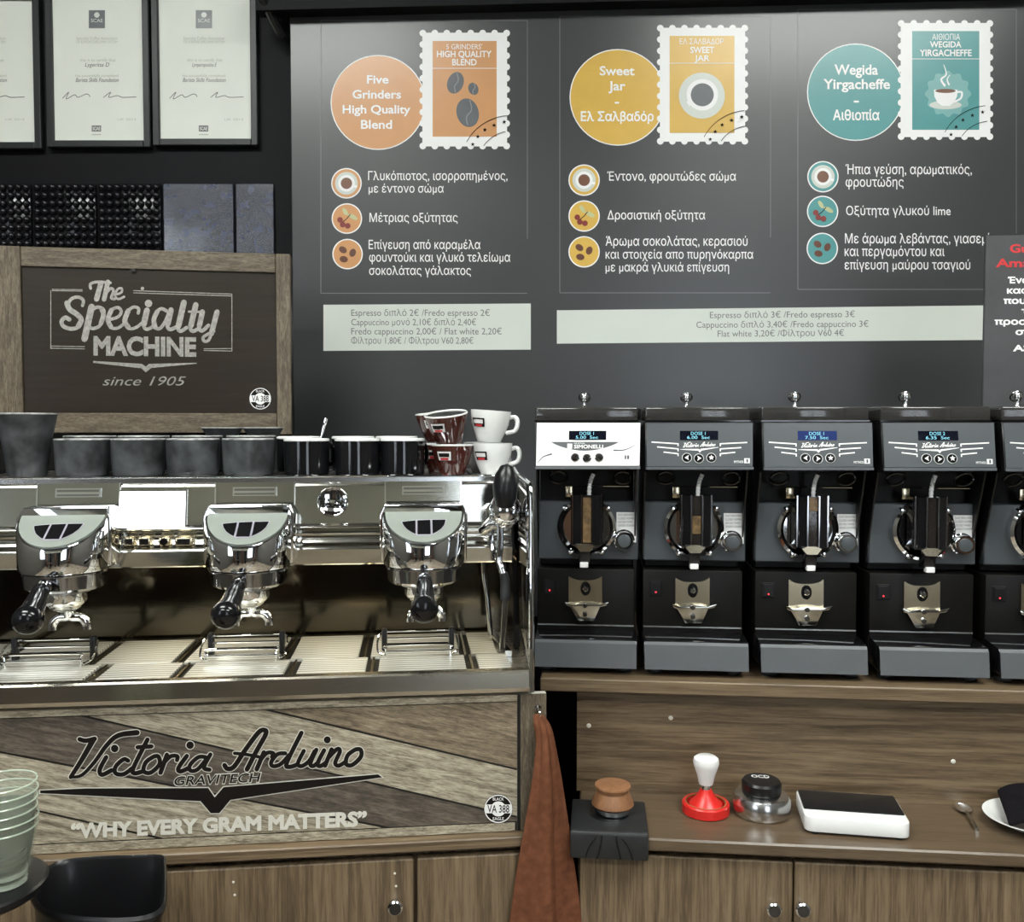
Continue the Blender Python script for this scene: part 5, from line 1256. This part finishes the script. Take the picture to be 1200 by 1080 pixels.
# white scale
p0 = place(944, 981); p1 = place(1065, 984)
sc_ = thing('coffee_scale', 'flat white coffee scale with black top plate', 'scale', RF @ Matrix.Translation(((p0.x + p1.x) / 2 + .006, (p0.y + p1.y) / 2 + .062, .0008)) @ Matrix.Rotation(-.075, 4, 'Z'))
hw_ = (p1.x - p0.x) / 2
def rrect(hx, hy, r, n=6):
    out = []
    for sx, sy, a0 in ((1, 1, 0), (-1, 1, PI / 2), (-1, -1, PI), (1, -1, 1.5 * PI)):
        for i in range(n + 1):
            a = a0 + PI / 2 * i / n; out.append((sx * (hx - r) + r * math.cos(a), sy * (hy - r) + r * math.sin(a)))
    return out
part('body', B().prism(rrect(hw_, .060, .014), .004, .030, 'z', .002), 'whitep', sc_)
part('top_plate', B().prism(rrect(hw_ - .0025, .040, .003), .0302, .0325, 'z', .0006).xf(Matrix.Translation((.0, .012, 0))), 'blackp', sc_)
part('front_panel', B().prism(rrect(hw_ - .004, .014, .008), .0302, .0307, 'z').xf(Matrix.Translation((0, -.044, 0))), 'whitep', sc_)
for sx in (-1, 1):
    for sy in (-1, 1): part('foot', B().lathe([(.007, 0), (.007, .0039), (0, .0039)], 14, (sx * hw_ * .8, sy * .05, 0)), 'rubber', sc_)
# teaspoon on the worktop
a = place(1129, 950); c = place(1144, 973)
d = Vector((c.x - a.x, c.y - a.y, 0)); ang = math.atan2(d.y, d.x)
t = thing('teaspoon', 'steel teaspoon lying on the worktop beside the white saucer', 'spoon', RF @ Matrix.Translation((a.x, a.y, .0006)) @ Matrix.Rotation(ang, 4, 'Z'))
bw = B(); rows_ = []
for i in range(9):
    u = -1 + 2 * i / 8; rows_.append([(.022 * u, .0150 * math.sqrt(max(0, 1 - u * u)) * k_, .0048 * ((u * u) + (k_ * k_) * (1 - u * u)) + .0004) for k_ in [-1 + .25 * j for j in range(9)]])
bw.grid(rows_); bo = part('spoon_bowl', bw, 'chrome', t, 60); bo.modifiers.new('thick', 'SOLIDIFY').thickness = .001
part('spoon_handle', B().tube(smooth_path([(.018, 0, .0050), (.030, 0, .0070), (.055, 0, .0042), (d.length + .004, 0, .0030)], 5), [.0028] * 5 + [.0026] * 5 + [.0038] * 6, 10), 'steel', t)
# saucer with black cloth
sp_ = Vector((place(1140, 952).x + .076, -.081, 0))
t = thing('saucer', 'white saucer under a folded black cloth at the right edge', 'saucer', RF @ Matrix.Translation((sp_.x, sp_.y, .0006)))
part('dish', B().lathe([(0, 0), (.034, 0), (.036, .002), (.060, .012), (.0745, .0185), (.0755, .0200), (.0735, .0205), (.058, .0148), (.034, .006), (0, .005)], 52), 'cup_w', t)
cb_ = B(); rows_ = []
for i in range(13):
    v = i / 12
    rows_.append([])
    for k_ in range(15):
        u = k_ / 14
        x = -.062 + .125 * u + .030 * (v - .5) * -1; y = .062 - .110 * v
        z = .0225 + .010 * math.sin(u * 5 + v * 2) * .3 + .012 * (1 - v) + .006 * math.sin(PI * u)
        if u < .12: z -= (.12 - u) * .06
        if v > .85: z -= (v - .85) * .03
        rows_[-1].append((x, y, z))
cb_.grid(rows_)
cl = part('folded_cloth', cb_, 'blackcloth', None, 60); cl.matrix_world = RF @ Matrix.Translation((sp_.x + .024, sp_.y + .004, .0006))
tag(cl, 'folded black cloth lying over the white saucer', 'cloth')
q_ = cl.modifiers.new('thick', 'SOLIDIFY'); q_.thickness = .012; q_.offset = 1
q_ = cl.modifiers.new('bev', 'BEVEL'); q_.width = .004; q_.segments = 2
q_ = cl.modifiers.new('sub', 'SUBSURF'); q_.levels = 1; q_.render_levels = 1

# ================================================================== FOREGROUND, LOWER LEFT
p = Vector(EYE) + ray(-28, 1034) * 1.16
tbl_z = p.z
t = thing('round_stand', 'dark grey round stand top under the stacked glasses', 'stand', Matrix.Translation((p.x, p.y, 0)))
part('top', B().lathe([(0, tbl_z - .014), (.080, tbl_z - .014), (.084, tbl_z - .010), (.084, tbl_z - .003), (.081, tbl_z - .0005), (0, tbl_z - .0005)], 48), 'blackp', t)
part('pole', B().lathe([(.018, .02), (.018, tbl_z - .0142)], 20), 'blackp', t)
part('foot_plate', B().lathe([(0, 0), (.08, 0), (.08, .012), (.02, .020), (0, .020)], 40), 'blackp', t)
gl = B().lathe([(0, 0), (.028, 0), (.030, .003), (.0350, .030), (.0405, .064), (.0415, .074), (.0400, .074), (.0390, .064), (.0335, .030), (.027, .007), (0, .006)], 36)
gme = mesh_of(gl, 'bowl', 'glass'); rme = mesh_of(B().torus((0, 0, .0740), .0408, .0012, n=36, m=6), 'rim', 'glassrim'); bme = mesh_of(B().lathe([(0, .0002), (.0275, .0002), (.0275, .005), (0, .005)], 30), 'base', 'glassrim')
words = ('bottom', 'second from the bottom', 'third from the bottom', 'fourth from the bottom', 'fourth from the top', 'third from the top', 'second from the top', 'topmost')
NG = 6
words = ('bottom', 'second from the bottom', 'third from the bottom', 'third from the top', 'second from the top', 'topmost')
for i in range(NG):
    o = thing('drinking_glass', 'clear greenish tumbler, %s of the nested stack at the left edge' % words[i], 'glass', Matrix.Translation((p.x + .036 + .0008 * math.sin(i * 2), p.y, tbl_z + .0005 + i * .0115)) @ Matrix.Rotation(i, 4, 'Z'), 'nested glasses at the left edge')
    part('bowl', gme, None, o); part('rim', rme, None, o); part('base', bme, None, o)
# black bin
rim = [(38, 1046), (42, 1030), (54, 1016), (75, 1007), (110, 1003), (150, 1001.5), (188, 1001), (192, 1010), (193, 1035), (190, 1060), (170, 1072), (130, 1075), (85, 1072), (52, 1063)]
zr = .952
R3 = [hitz(x, y, Matrix.Identity(4), zr) for x, y in rim]
R3 = smooth_path(R3, 4, True)
cxx = sum(q_.x for q_ in R3) / len(R3); cyy = sum(q_.y for q_ in R3) / len(R3)
t = thing('waste_bin', 'tall black plastic bin dusted with coffee grounds in the lower left', 'bin', Matrix.Translation((cxx, cyy, 0)))
def loop(s_, z): return [((q_.x - cxx) * s_, (q_.y - cyy) * s_, z) for q_ in R3]
LO = [loop(.62, .001), loop(.64, .004), loop(.97, zr - .012), loop(1.03, zr - .010), loop(1.04, zr - .004), loop(1.0, zr), loop(.95, zr - .006), loop(.90, zr - .10), loop(.62, .03)]
n = len(R3); b = B(); b.add([v for r_ in LO for v in r_], [(i * n + k_, i * n + (k_ + 1) % n, (i + 1) * n + (k_ + 1) % n, (i + 1) * n + k_) for i in range(len(LO) - 1) for k_ in range(n)] + [tuple(range(n)), tuple(range((len(LO) - 1) * n, len(LO) * n))])
part('shell', b, 'blackp', t, 50)
g_ = loop(.80, zr - .24); g2_ = loop(.79, zr - .25)
b = B(); b.add(g_ + [(0, 0, zr - .225)], [(k_, (k_ + 1) % n, n) for k_ in range(n)])
part('spent_grounds', b, mat('dark spent grounds', (0.03, 0.018, 0.010), 0.9, var=0.6, vscale=120, bump=0.8, bscale=500), t, 60)

# ================================================================== THE ROOM BEHIND THE CAMERA
def table(x, y, lb):
    t = thing('cafe_table', lb, 'table', Matrix.Translation((x, y, 0)))
    part('top', B().lathe([(0, .72), (.36, .72), (.37, .73), (.37, .745), (.36, .75), (0, .75)], 40), 'darkwood', t)
    part('pole', B().lathe([(.03, .02), (.03, .7198)], 16), 'blackp', t)
    part('base', B().lathe([(0, 0), (.24, 0), (.24, .012), (.03, .02), (0, .02)], 32), 'blackp', t)
table(-1.4, -2.2, 'round dark wood café table on the left behind the viewer'); table(1.4, -2.0, 'round dark wood café table on the right behind the viewer')
